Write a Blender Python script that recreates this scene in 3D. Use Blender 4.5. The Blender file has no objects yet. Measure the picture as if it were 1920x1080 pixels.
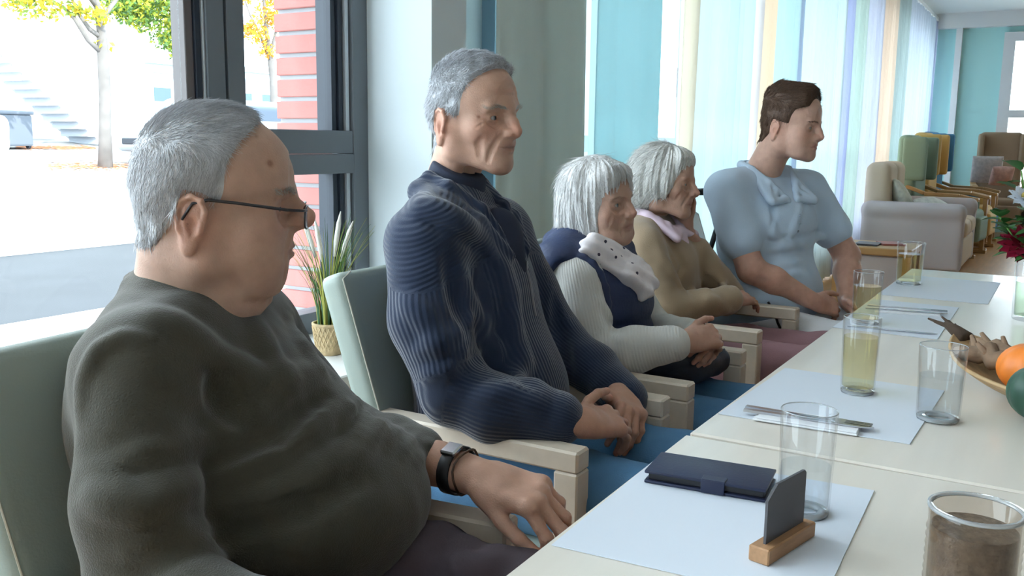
import bpy, bmesh, math, random
import numpy as np
from mathutils import Vector, Matrix
PI = math.pi
random.seed(7)
SC = bpy.context.scene
COL = SC.collection

# ------------------------------------------------------------------ camera
# world: X runs along the table and the window front, Y points out of the windows, Z up
CAM_H, CAM_F = 1.18, 1731.5
YAW, PITCH, ROLL = math.radians(30.57), math.radians(9.07), math.radians(0.77)
_fw = Vector((math.cos(YAW)*math.cos(PITCH), math.sin(YAW)*math.cos(PITCH), -math.sin(PITCH)))
_r = Vector((math.sin(YAW), -math.cos(YAW), 0.0)); _u = _r.cross(_fw)
_r2 = _r*math.cos(ROLL) + _u*math.sin(ROLL); _u2 = _u*math.cos(ROLL) - _r*math.sin(ROLL)
cd = bpy.data.cameras.new('camera'); cam = bpy.data.objects.new('camera', cd); COL.objects.link(cam)
cd.sensor_fit = 'HORIZONTAL'; cd.sensor_width = 36.0; cd.lens = 36.0*CAM_F/1920.0
cd.clip_start = 0.02; cd.clip_end = 400
cam.matrix_world = Matrix(((_r2.x, _u2.x, -_fw.x, 0), (_r2.y, _u2.y, -_fw.y, 0), (_r2.z, _u2.z, -_fw.z, CAM_H), (0, 0, 0, 1)))
SC.camera = cam

# ------------------------------------------------------------------ world, sun, exposure
w = bpy.data.worlds.new('sky'); SC.world = w; w.use_nodes = True
wn = w.node_tree; bg = wn.nodes['Background']
bg.inputs[0].default_value = (0.80, 0.91, 1.0, 1); bg.inputs[1].default_value = 9.5
sd = bpy.data.lights.new('sun_offscreen', 'SUN'); sd.energy = 9.0; sd.angle = math.radians(0.6); sd.color = (1.0, 0.95, 0.86)
sun = bpy.data.objects.new('sun_offscreen', sd); COL.objects.link(sun)
sun.rotation_euler = Vector((0.28, 1.0, -0.60)).to_track_quat('-Z', 'Y').to_euler()   # from over the roof, towards the far side of the yard
SC.view_settings.view_transform = 'Standard'; SC.view_settings.look = 'None'
SC.view_settings.exposure = 0.0; SC.view_settings.gamma = 1.0
try: SC.view_settings.use_curve_mapping = False
except Exception: pass
SC.cycles.use_denoising = True
SC.cycles.max_bounces = 8; SC.cycles.diffuse_bounces = 4; SC.cycles.glossy_bounces = 4
SC.cycles.transmission_bounces = 8; SC.cycles.transparent_max_bounces = 12
SC.cycles.sample_clamp_indirect = 6.0; SC.cycles.caustics_refractive = False; SC.cycles.caustics_reflective = False

# ------------------------------------------------------------------ materials
MATS = {}
def mat(name, col, rough=0.6, metal=0.0, spec=0.5, bump=0.0, bscale=60.0, var=0.0, vscale=6.0, sss=0.0, sheen=0.0, coat=0.0,
        trans=0.0, ior=1.45, attr=None, rib=None, ribamp=0.4, translucent=0.0, emit=0.0, stretch=None, noise_detail=4.0):
    if name in MATS: return MATS[name]
    m = bpy.data.materials.new(name); m.use_nodes = True; nt = m.node_tree; N = nt.nodes; L = nt.links
    b = N['Principled BSDF']
    b.inputs['Base Color'].default_value = (*col, 1); b.inputs['Roughness'].default_value = rough
    b.inputs['Metallic'].default_value = metal; b.inputs['Specular IOR Level'].default_value = spec
    b.inputs['IOR'].default_value = ior; b.inputs['Transmission Weight'].default_value = trans
    b.inputs['Coat Weight'].default_value = coat; b.inputs['Sheen Weight'].default_value = sheen
    if sss:
        b.inputs['Subsurface Weight'].default_value = sss; b.inputs['Subsurface Radius'].default_value = (0.011, 0.004, 0.0022)
        b.inputs['Subsurface Scale'].default_value = 1.0
    if emit:
        b.inputs['Emission Color'].default_value = (*col, 1); b.inputs['Emission Strength'].default_value = emit
    tc = N.new('ShaderNodeTexCoord'); vec = tc.outputs['Object']
    if stretch:
        mp = N.new('ShaderNodeMapping'); mp.inputs['Scale'].default_value = stretch; L.new(vec, mp.inputs[0]); vec = mp.outputs[0]
    src = None
    if attr:
        a = N.new('ShaderNodeAttribute'); a.attribute_name = attr; src = a.outputs['Color']
    if var:
        n = N.new('ShaderNodeTexNoise'); n.inputs['Scale'].default_value = vscale; n.inputs['Detail'].default_value = noise_detail
        L.new(vec, n.inputs['Vector'])
        mr = N.new('ShaderNodeMapRange'); mr.inputs[1].default_value = 0.25; mr.inputs[2].default_value = 0.75
        mr.inputs[3].default_value = 1-var; mr.inputs[4].default_value = 1+var; L.new(n.outputs[0], mr.inputs[0])
        mx = N.new('ShaderNodeMix'); mx.data_type = 'RGBA'; mx.blend_type = 'MULTIPLY'; mx.inputs[0].default_value = 1
        mx.clamp_result = False
        if src: L.new(src, mx.inputs[6])
        else: mx.inputs[6].default_value = (*col, 1)
        L.new(mr.outputs[0], mx.inputs[7]); src = mx.outputs[2]
    if src: L.new(src, b.inputs['Base Color'])
    h = None
    if bump:
        n2 = N.new('ShaderNodeTexNoise'); n2.inputs['Scale'].default_value = bscale; n2.inputs['Detail'].default_value = 3
        L.new(vec, n2.inputs['Vector']); h = n2.outputs[0]
        bp = N.new('ShaderNodeBump'); bp.inputs['Strength'].default_value = bump; bp.inputs['Distance'].default_value = 0.004
        L.new(h, bp.inputs['Height']); L.new(bp.outputs[0], b.inputs['Normal'])
    if rib:
        a = N.new('ShaderNodeAttribute'); a.attribute_name = 'rib'
        mu = N.new('ShaderNodeMath'); mu.operation = 'MULTIPLY'; mu.inputs[1].default_value = 2*PI/rib; L.new(a.outputs['Fac'], mu.inputs[0])
        si = N.new('ShaderNodeMath'); si.operation = 'SINE'; L.new(mu.outputs[0], si.inputs[0])
        bp2 = N.new('ShaderNodeBump'); bp2.inputs['Strength'].default_value = ribamp; bp2.inputs['Distance'].default_value = rib*0.35
        L.new(si.outputs[0], bp2.inputs['Height'])
        if bump: L.new(bp.outputs[0], bp2.inputs['Normal'])
        L.new(bp2.outputs[0], b.inputs['Normal'])
    if translucent:
        out = N['Material Output']; tr = N.new('ShaderNodeBsdfTranslucent'); tr.inputs[0].default_value = (*col, 1)
        if src: L.new(src, tr.inputs[0])
        ms = N.new('ShaderNodeMixShader'); ms.inputs[0].default_value = translucent
        L.new(b.outputs[0], ms.inputs[1]); L.new(tr.outputs[0], ms.inputs[2]); L.new(ms.outputs[0], out.inputs[0])
    MATS[name] = m
    return m

def glass_mat(name, col=(1, 1, 1), rough=0.0, ior=1.45):
    """clear glass that lets light through without slow caustics: glossy reflection over transparency by Fresnel"""
    if name in MATS: return MATS[name]
    m = bpy.data.materials.new(name); m.use_nodes = True; nt = m.node_tree; N = nt.nodes; L = nt.links
    N.remove(N['Principled BSDF']); out = N['Material Output']
    t = N.new('ShaderNodeBsdfTransparent'); t.inputs[0].default_value = (*col, 1)
    g = N.new('ShaderNodeBsdfGlossy'); g.inputs['Roughness'].default_value = rough
    lw = N.new('ShaderNodeLayerWeight'); pw = N.new('ShaderNodeMath'); pw.operation = 'POWER'; pw.inputs[1].default_value = 4.0; L.new(lw.outputs['Facing'], pw.inputs[0])
    fr = N.new('ShaderNodeMath'); fr.operation = 'MULTIPLY_ADD'; fr.inputs[1].default_value = 0.55; fr.inputs[2].default_value = ((ior-1)/(ior+1))**2; L.new(pw.outputs[0], fr.inputs[0])
    mx = N.new('ShaderNodeMixShader'); L.new(fr.outputs[0], mx.inputs[0]); L.new(t.outputs[0], mx.inputs[1]); L.new(g.outputs[0], mx.inputs[2])
    L.new(mx.outputs[0], out.inputs[0]); MATS[name] = m
    return m

# ------------------------------------------------------------------ object helpers
def tag(o, label=None, cat=None, group=None, kind=None):
    if label: o['label'] = label
    if cat: o['category'] = cat
    if group: o['group'] = group
    if kind: o['kind'] = kind
    return o
def empty(name, loc=(0, 0, 0), rz=0.0, label=None, cat=None, group=None):
    o = bpy.data.objects.new(name, None); COL.objects.link(o); o.location = loc; o.rotation_euler = (0, 0, rz)
    o.empty_display_size = 0.05
    return tag(o, label, cat, group)
def link(name, me, m=None, parent=None, loc=None, smooth=False):
    o = bpy.data.objects.new(name, me); COL.objects.link(o)
    if m is not None:
        me.materials.clear(); me.materials.append(m)
    if smooth:
        me.polygons.foreach_set('use_smooth', [True]*len(me.polygons))
    if parent: o.parent = parent
    if loc is not None: o.location = loc
    return o
def struct(o): o['kind'] = 'structure'; return o

class MB:
    """collects shapes into one mesh"""
    def __init__(s): s.bm = bmesh.new()
    def box(s, c, size, R=None, bev=0.0, seg=1):
        M = Matrix.Translation(c) @ (R.to_4x4() if R is not None else Matrix()) @ Matrix.Diagonal((*size, 1))
        r = bmesh.ops.create_cube(s.bm, size=1, matrix=M)
        if bev > 0:
            es = list({e for v in r['verts'] for e in v.link_edges})
            bmesh.ops.bevel(s.bm, geom=es, offset=bev, segments=seg, affect='EDGES', profile=0.6)
        return s
    def bb(s, lo, hi, bev=0.0, seg=1):
        return s.box([(a+b)/2 for a, b in zip(lo, hi)], [b-a for a, b in zip(lo, hi)], None, bev, seg)
    def bar(s, a, b, wx, wz, bev=0.0, up=(0, 0, 1)):
        a = Vector(a); b = Vector(b); d = (b-a); n = d.normalized(); u = Vector(up)
        if abs(n.dot(u)) > 0.98: u = Vector((1, 0, 0))
        x = n.cross(u).normalized(); z = x.cross(n)
        R = Matrix((x, n, z)).transposed()
        return s.box((a+b)/2, (wx, d.length, wz), R, bev)
    def lathe(s, prof, seg=32, c=(0, 0, 0), close=False, R=None):
        """profile of (radius, z) points turned about the z axis"""
        rings = []
        for r, z in prof:
            if r < 1e-6:
                p = Vector((0, 0, z)); p = (R @ p if R is not None else p)+Vector(c); rings.append([s.bm.verts.new(p)])
            else:
                ring = []
                for i in range(seg):
                    a = 2*PI*i/seg; p = Vector((r*math.cos(a), r*math.sin(a), z)); p = (R @ p if R is not None else p)+Vector(c)
                    ring.append(s.bm.verts.new(p))
                rings.append(ring)
        pairs = list(zip(rings, rings[1:]))
        if close: pairs.append((rings[-1], rings[0]))
        for A, B in pairs:
            for i in range(seg):
                j = (i+1) % seg
                f = [A[i % len(A)], A[j % len(A)], B[j % len(B)], B[i % len(B)]]
                u = []
                for v in f:
                    if v not in u: u.append(v)
                if len(u) > 2:
                    try: s.bm.faces.new(u)
                    except ValueError: pass
        return s
    def tube(s, pts, rad, seg=8, cap=True):
        pts = [Vector(p) for p in pts]; n = len(pts)
        rads = rad if isinstance(rad, (list, tuple)) else [rad]*n
        prev = None; rings = []
        for i, p in enumerate(pts):
            t = (pts[min(i+1, n-1)]-pts[max(i-1, 0)]).normalized()
            if prev is None:
                x = t.orthogonal().normalized()
            else:
                x = (prev - t*prev.dot(t)).normalized()
            prev = x; y = t.cross(x)
            rings.append([s.bm.verts.new(p + rads[i]*(x*math.cos(2*PI*k/seg)+y*math.sin(2*PI*k/seg))) for k in range(seg)])
        for A, B in zip(rings, rings[1:]):
            for i in range(seg):
                j = (i+1) % seg; s.bm.faces.new((A[i], A[j], B[j], B[i]))
        if cap:
            s.bm.faces.new(rings[0][::-1]); s.bm.faces.new(rings[-1])
        return s
    def prism(s, pts, z0, z1, R=None, c=(0, 0, 0)):
        """outline (x,y) extruded from z0 to z1"""
        f = (lambda p: (R @ Vector(p) if R is not None else Vector(p))+Vector(c))
        A = [s.bm.verts.new(f((x, y, z0))) for x, y in pts]; B = [s.bm.verts.new(f((x, y, z1))) for x, y in pts]
        n = len(pts); s.bm.faces.new(A[::-1]); s.bm.faces.new(B)
        for i in range(n):
            j = (i+1) % n; s.bm.faces.new((A[i], A[j], B[j], B[i]))
        return s
    def ball(s, c, r, u=16, v=10, R=None):
        M = Matrix.Translation(c) @ (R.to_4x4() if R is not None else Matrix()) @ Matrix.Diagonal((*(r if isinstance(r, (tuple, list)) else (r, r, r)), 1))
        bmesh.ops.create_uvsphere(s.bm, u_segments=u, v_segments=v, radius=1, matrix=M); return s
    def grid(s, fn, nu, nv, closeu=False):
        V = [[s.bm.verts.new(fn(i/(nu if closeu else nu-1), j/(nv-1))) for j in range(nv)] for i in range(nu)]
        for i in range(nu if closeu else nu-1):
            for j in range(nv-1):
                k = (i+1) % nu
                s.bm.faces.new((V[i][j], V[k][j], V[k][j+1], V[i][j+1]))
        return s
    def mesh(s, name='mesh'):
        bmesh.ops.recalc_face_normals(s.bm, faces=s.bm.faces)
        me = bpy.data.meshes.new(name); s.bm.to_mesh(me); s.bm.free(); return me
    def build(s, name, m=None, parent=None, loc=None, smooth=False, sharp=None):
        o = link(name, s.mesh(name), m, parent, loc, smooth)
        if sharp is not None:
            try: o.data.set_sharp_from_angle(angle=math.radians(sharp))
            except Exception: pass
        return o
def solidify(o, t, offset=0.0):
    md = o.modifiers.new('thickness', 'SOLIDIFY'); md.thickness = t; md.offset = offset; return o
def subsurf(o, n=1):
    md = o.modifiers.new('smooth', 'SUBSURF'); md.levels = n; md.render_levels = n; return o
def rotz(a): return Matrix.Rotation(a, 3, 'Z')
def copy_tree(o, parent=None):
    c = o.copy(); COL.objects.link(c); c.parent = parent
    for ch in list(o.children): copy_tree(ch, c)
    return c

# ------------------------------------------------------------------ implicit surfaces (numpy) for bodies, clothes and hair
_rng = np.random.RandomState(5)
_LAT = _rng.rand(32, 32, 32).astype(np.float32)
def vnoise(x, y, z):
    """smooth value noise in 0..1"""
    def prep(t):
        t = np.asarray(t, dtype=np.float32); i = np.floor(t).astype(np.int32); f = t-i; return i & 31, (i+1) & 31, f*f*(3-2*f)
    x, y, z = np.broadcast_arrays(x, y, z)
    i0, i1, fx = prep(x); j0, j1, fy = prep(y); k0, k1, fz = prep(z)
    L = _LAT
    a = L[i0, j0, k0]*(1-fx)+L[i1, j0, k0]*fx; b = L[i0, j1, k0]*(1-fx)+L[i1, j1, k0]*fx
    c = L[i0, j0, k1]*(1-fx)+L[i1, j0, k1]*fx; d = L[i0, j1, k1]*(1-fx)+L[i1, j1, k1]*fx
    return (a*(1-fy)+b*fy)*(1-fz)+(c*(1-fy)+d*fy)*fz
def smin(a, b, k):
    if k <= 0: return np.minimum(a, b)
    h = np.maximum(k-np.abs(a-b), 0)/k
    return np.minimum(a, b)-h*h*k*0.25
def smax(a, b, k): return -smin(-a, -b, k)
def A3(v): return np.array(v, dtype=np.float32)
def rot3(rx=0, ry=0, rz=0):
    return np.array(Matrix.Rotation(math.radians(rz), 3, 'Z') @ Matrix.Rotation(math.radians(ry), 3, 'Y') @ Matrix.Rotation(math.radians(rx), 3, 'X'), dtype=np.float32)
def sstep(a, b, x):
    t = np.clip((x-a)/(b-a), 0, 1); return t*t*(3-2*t)

class Field:
    def __init__(s, lo, hi, h):
        s.lo = A3(lo); s.h = np.float32(h); s.n = np.ceil((A3(hi)-s.lo)/h).astype(int)+1
        s.D = np.full(s.n, 9.0, np.float32)
        s.ax = [s.lo[i]+s.h*np.arange(s.n[i], dtype=np.float32) for i in range(3)]
    def _blk(s, lo, hi):
        a = np.clip(np.floor((A3(lo)-s.lo)/s.h).astype(int), 0, s.n); b = np.clip(np.ceil((A3(hi)-s.lo)/s.h).astype(int)+1, 0, s.n)
        return tuple(slice(int(i), int(j)) for i, j in zip(a, b))
    def op(s, fn, lo, hi, k=0.0, mode='u'):
        m = k*1.1+s.h*3
        sl = s._blk(A3(lo)-m, A3(hi)+m)
        if any(q.stop <= q.start for q in sl): return s
        x = s.ax[0][sl[0]][:, None, None]; y = s.ax[1][sl[1]][None, :, None]; z = s.ax[2][sl[2]][None, None, :]
        d = fn(x, y, z); B = s.D[sl]
        if mode == 'u': s.D[sl] = smin(B, d, k)
        elif mode == 's': s.D[sl] = smax(B, -d, k)
        elif mode == 'i': s.D[sl] = smax(B, d, k)
        return s
    def cap(s, a, b, ra, rb=None, k=0.0, mode='u', flat=None):
        """tapered capsule; flat=(axis vector, factor) squashes it across that axis"""
        a = A3(a); b = A3(b); rb = ra if rb is None else rb; ba = b-a; L2 = float(ba@ba)+1e-12
        def fn(x, y, z):
            px, py, pz = x-a[0], y-a[1], z-a[2]
            t = np.clip((px*ba[0]+py*ba[1]+pz*ba[2])/L2, 0, 1)
            qx, qy, qz = px-t*ba[0], py-t*ba[1], pz-t*ba[2]
            d2 = qx*qx+qy*qy+qz*qz
            if flat is not None:
                f = A3(flat[0]); f = f/np.linalg.norm(f); dd = qx*f[0]+qy*f[1]+qz*f[2]
                d2 = d2+dd*dd*(1/flat[1]**2-1)
            return np.sqrt(d2)-(ra+(rb-ra)*t)
        R = max(ra, rb)
        return s.op(fn, np.minimum(a, b)-R, np.maximum(a, b)+R, k, mode)
    def ell(s, c, r, R=None, k=0.0, mode='u'):
        c = A3(c); r = A3(r); M = None if R is None else np.asarray(R, np.float32)
        ext = r if M is None else np.abs(M)@r
        def fn(x, y, z):
            px, py, pz = x-c[0], y-c[1], z-c[2]
            if M is not None:
                px, py, pz = (M[0, 0]*px+M[1, 0]*py+M[2, 0]*pz, M[0, 1]*px+M[1, 1]*py+M[2, 1]*pz, M[0, 2]*px+M[1, 2]*py+M[2, 2]*pz)
            k0 = np.sqrt((px/r[0])**2+(py/r[1])**2+(pz/r[2])**2); k1 = np.sqrt((px/r[0]**2)**2+(py/r[1]**2)**2+(pz/r[2]**2)**2)+1e-9
            return k0*(k0-1)/k1
        return s.op(fn, c-ext, c+ext, k, mode)
    def box(s, c, hs, rnd=0.0, R=None, k=0.0, mode='u'):
        c = A3(c); hs = A3(hs); M = None if R is None else np.asarray(R, np.float32); q0 = hs-rnd
        ext = hs if M is None else np.abs(M)@hs
        def fn(x, y, z):
            px, py, pz = x-c[0], y-c[1], z-c[2]
            if M is not None:
                px, py, pz = (M[0, 0]*px+M[1, 0]*py+M[2, 0]*pz, M[0, 1]*px+M[1, 1]*py+M[2, 1]*pz, M[0, 2]*px+M[1, 2]*py+M[2, 2]*pz)
            ax, ay, az = np.abs(px)-q0[0], np.abs(py)-q0[1], np.abs(pz)-q0[2]
            return np.sqrt(np.maximum(ax, 0)**2+np.maximum(ay, 0)**2+np.maximum(az, 0)**2)+np.minimum(np.maximum(ax, np.maximum(ay, az)), 0)-rnd
        return s.op(fn, c-ext, c+ext, k, mode)
    def poly(s, pts, rads, k=0.0, kk=None, mode='u', flat=None):
        """chain of tapered capsules"""
        for i in range(len(pts)-1): s.cap(pts[i], pts[i+1], rads[i], rads[i+1], k if kk is None or i == 0 else kk, mode, flat)
        return s
    def grids(s): return s.ax[0][:, None, None], s.ax[1][None, :, None], s.ax[2][None, None, :]
    def displace(s, fn, band=0.05):
        """add fn(x,y,z) to the distance near the surface"""
        idx = np.nonzero(np.abs(s.D) < band)
        if len(idx[0]) == 0: return s
        p = [s.ax[i][idx[i]] for i in range(3)]
        s.D[idx] += fn(*p).astype(np.float32)
        return s
    def cut(s, n, p, k=0.0):
        """remove everything on the side the normal points to"""
        n = A3(n); n = n/np.linalg.norm(n); p = A3(p); x, y, z = s.grids()
        s.D = smax(s.D, (x-p[0])*n[0]+(y-p[1])*n[1]+(z-p[2])*n[2], k); return s
    def copy(s):
        c = Field.__new__(Field); c.lo, c.h, c.n, c.ax = s.lo, s.h, s.n, s.ax; c.D = s.D.copy(); return c
    def at(s, P):
        """trilinear sample"""
        P = np.asarray(P, np.float32); q = (P-s.lo)/s.h; q = np.clip(q, 0, np.array(s.n)-1.001); i = q.astype(int); f = q-i; o = 0
        for dx in (0, 1):
            for dy in (0, 1):
                for dz in (0, 1):
                    o = o+s.D[i[:, 0]+dx, i[:, 1]+dy, i[:, 2]+dz]*np.abs(1-dx-f[:, 0])*np.abs(1-dy-f[:, 1])*np.abs(1-dz-f[:, 2])
        return o
    def grad(s, P, e=None):
        e = e or float(s.h); P = np.asarray(P, np.float32); g = np.zeros_like(P)
        for i in range(3):
            d = np.zeros(3, np.float32); d[i] = e; g[:, i] = s.at(P+d)-s.at(P-d)
        return g/(np.linalg.norm(g, axis=1, keepdims=True)+1e-9)
    def mesh(s, smooth=1):
        """surface nets: returns vertices and quads"""
        D = s.D.copy()
        for ax in range(3):
            for e in (0, -1):
                sl = [slice(None)]*3; sl[ax] = e; D[tuple(sl)] = np.maximum(D[tuple(sl)], s.h*0.5)
        S = D < 0
        c8 = np.zeros(np.array(D.shape)-1, np.int8)
        offs = [(i, j, k) for i in (0, 1) for j in (0, 1) for k in (0, 1)]
        nx, ny, nz = D.shape
        for o in offs: c8 += S[o[0]:nx-1+o[0], o[1]:ny-1+o[1], o[2]:nz-1+o[2]]
        act = np.argwhere((c8 > 0) & (c8 < 8))
        if len(act) == 0: return np.zeros((0, 3)), np.zeros((0, 4), int)
        vals = np.stack([D[act[:, 0]+o[0], act[:, 1]+o[1], act[:, 2]+o[2]] for o in offs], 1)
        acc = np.zeros((len(act), 3), np.float32); cnt = np.zeros(len(act), np.float32)
        for a in range(8):
            for b in range(a+1, 8):
                oa, ob = offs[a], offs[b]
                if sum(abs(p-q) for p, q in zip(oa, ob)) != 1: continue
                va, vb = vals[:, a], vals[:, b]; m = (va < 0) != (vb < 0)
                t = np.where(m, va/np.where(m, va-vb, 1), 0)
                for i in range(3): acc[:, i] += np.where(m, oa[i]+t*(ob[i]-oa[i]), 0)
                cnt += m
        V = (act+acc/cnt[:, None])*s.h+s.lo
        idx = np.full(c8.shape, -1, np.int32); idx[act[:, 0], act[:, 1], act[:, 2]] = np.arange(len(act))
        Q = []
        for ax in range(3):
            sl0 = [slice(1, -1)]*3; sl1 = [slice(1, -1)]*3; sl0[ax] = slice(0, -1); sl1[ax] = slice(1, None)
            A = S[tuple(sl0)]; B = S[tuple(sl1)]; e = np.argwhere(A != B)
            if len(e) == 0: continue
            sg = A[e[:, 0], e[:, 1], e[:, 2]]
            base = e.copy(); u, v = [(1, 2), (2, 0), (0, 1)][ax]
            for q in range(3):
                if q != ax: base[:, q] += 1
            def cell(du, dv):
                p = base.copy(); p[:, u] += du; p[:, v] += dv; return idx[p[:, 0], p[:, 1], p[:, 2]]
            q4 = np.stack([cell(-1, -1), cell(0, -1), cell(0, 0), cell(-1, 0)], 1)
            q4[~sg] = q4[~sg][:, ::-1]; Q.append(q4)
        Q = np.concatenate(Q); Q = Q[(Q >= 0).all(1)]
        for _ in range(smooth):
            for lam in (0.5, -0.5):
                a = np.zeros_like(V); n = np.zeros(len(V), np.float32)
                for i in range(4):
                    j = (i+1) % 4
                    for d in range(3): a[:, d] += np.bincount(Q[:, i], V[Q[:, j], d], len(V))+np.bincount(Q[:, j], V[Q[:, i], d], len(V))
                    n += np.bincount(Q[:, i], minlength=len(V))+np.bincount(Q[:, j], minlength=len(V))
                V = V+lam*(a/np.maximum(n, 1)[:, None]-V)
        return V.astype(np.float32), Q

def np_mesh(name, V, Q, attrs=None, smooth=True):
    """numpy vertices and faces to a mesh; attrs maps name -> (n,) or (n,3) point data"""
    me = bpy.data.meshes.new(name); Q = np.asarray(Q, np.int32); k = Q.shape[1]
    me.vertices.add(len(V)); me.vertices.foreach_set('co', np.asarray(V, np.float32).ravel())
    me.loops.add(Q.size); me.loops.foreach_set('vertex_index', Q.ravel())
    me.polygons.add(len(Q)); me.polygons.foreach_set('loop_start', np.arange(0, Q.size, k, dtype=np.int32))
    me.polygons.foreach_set('loop_total', np.full(len(Q), k, np.int32))
    if smooth: me.polygons.foreach_set('use_smooth', np.ones(len(Q), bool))
    me.update(calc_edges=True)
    for n, a in (attrs or {}).items():
        a = np.asarray(a, np.float32)
        if a.ndim == 1:
            at = me.attributes.new(n, 'FLOAT', 'POINT'); at.data.foreach_set('value', a)
        else:
            at = me.attributes.new(n, 'FLOAT_COLOR', 'POINT'); c = np.ones((len(a), 4), np.float32); c[:, :3] = a; at.data.foreach_set('color', c.ravel())
    me.validate()
    return me
def merge(parts):
    """[(V,Q),...] to one V,Q"""
    Vs, Qs, n = [], [], 0
    for V, Q in parts:
        Vs.append(V); Qs.append(Q+n); n += len(V)
    return np.concatenate(Vs), np.concatenate(Qs)
def strands(P, N, dirs, length, width, lift=0.3, seg=3, rs=None, curl=0.25, gravity=0.0):
    """thin tapered hair strands (triangular section) rooted at P, lying along dirs"""
    rs = rs or np.random.RandomState(3); n = len(P); length = np.asarray(length, np.float32).reshape(-1, 1)
    T = dirs-(dirs*N).sum(1, keepdims=True)*N; T /= np.linalg.norm(T, axis=1, keepdims=True)+1e-9
    B = np.cross(N, T); L = length*(0.6+0.8*rs.rand(n, 1)).astype(np.float32)
    side = (rs.rand(n, 1)-0.5)*curl*2
    V = []; Q = []
    lf = lift*(0.3+1.4*rs.rand(n, 1))
    for i in range(seg+1):
        t = i/seg
        c = P+L*(T*t+B*side*t*t+N*(lf*t*(1-0.35*t)))+np.array([[0, 0, -1]])*gravity*L*t*t
        r = width*(1-t*0.92)
        for k in range(3):
            a = 2*PI*k/3
            V.append(c+r*(B*math.cos(a)+N*math.sin(a)))
    V = np.stack(V, 1).reshape(-1, 3); base = np.arange(n)[:, None]*(3*(seg+1))
    for i in range(seg):
        for k in range(3):
            j = (k+1) % 3
            Q.append(np.concatenate([base+3*i+k, base+3*i+j, base+3*i+3+j, base+3*i+3+k], 1))
    return V.astype(np.float32), np.concatenate(Q)
def sample_surface(V, Q, n, rs, mask=None):
    c = V[Q].mean(1); a = np.linalg.norm(np.cross(V[Q[:, 1]]-V[Q[:, 0]], V[Q[:, 2]]-V[Q[:, 0]]), axis=1)
    nr = np.cross(V[Q[:, 2]]-V[Q[:, 0]], V[Q[:, 3]]-V[Q[:, 1]]); nr /= np.linalg.norm(nr, axis=1, keepdims=True)+1e-9
    if mask is not None: a = a*mask(c)
    i = rs.choice(len(Q), n, p=a/a.sum()); u = rs.rand(n, 2, 1)
    P = (V[Q[i, 0]]*(1-u[:, 0])+V[Q[i, 1]]*u[:, 0])*(1-u[:, 1])+(V[Q[i, 3]]*(1-u[:, 0])+V[Q[i, 2]]*u[:, 0])*u[:, 1]
    return P.astype(np.float32), nr[i].astype(np.float32)

# ------------------------------------------------------------------ people: heads
def proj_pts(F, pts, n=4, iters=6):
    """densify a polyline and drop it onto the surface of F"""
    P = []
    pts = [A3(p) for p in pts]
    for a, b in zip(pts, pts[1:]):
        for i in range(n): P.append(a+(b-a)*i/n)
    P.append(pts[-1]); P = np.array(P, np.float32)
    for _ in range(iters):
        d = F.at(P)[:, None]; P = P-np.clip(d, -0.02, 0.02)*F.grad(P)
    return P, F.grad(P)
def crease(F, pts, r=0.004, depth=0.0015, k=0.004, n=4, taper=True):
    P, N = proj_pts(F, pts, n); m = len(P); C = P+N*(r-depth)
    for i in range(m-1):
        e0 = 1-abs(2*i/(m-1)-1) if taper else 1; e1 = 1-abs(2*(i+1)/(m-1)-1) if taper else 1
        ra, rb = r*(0.45+0.55*e0), r*(0.45+0.55*e1)
        F.cap(C[i], C[i+1], ra, rb, k, 's')
def ridge(F, pts, r=0.006, height=0.002, k=0.006, n=4):
    P, N = proj_pts(F, pts, n); m = len(P); C = P-N*(r-height)
    for i in range(m-1):
        e0 = 1-abs(2*i/(m-1)-1); e1 = 1-abs(2*(i+1)/(m-1)-1)
        F.cap(C[i]-N[i]*height*(1-e0), C[i+1]-N[i+1]*height*(1-e1), r, r, k, 'u')

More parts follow.
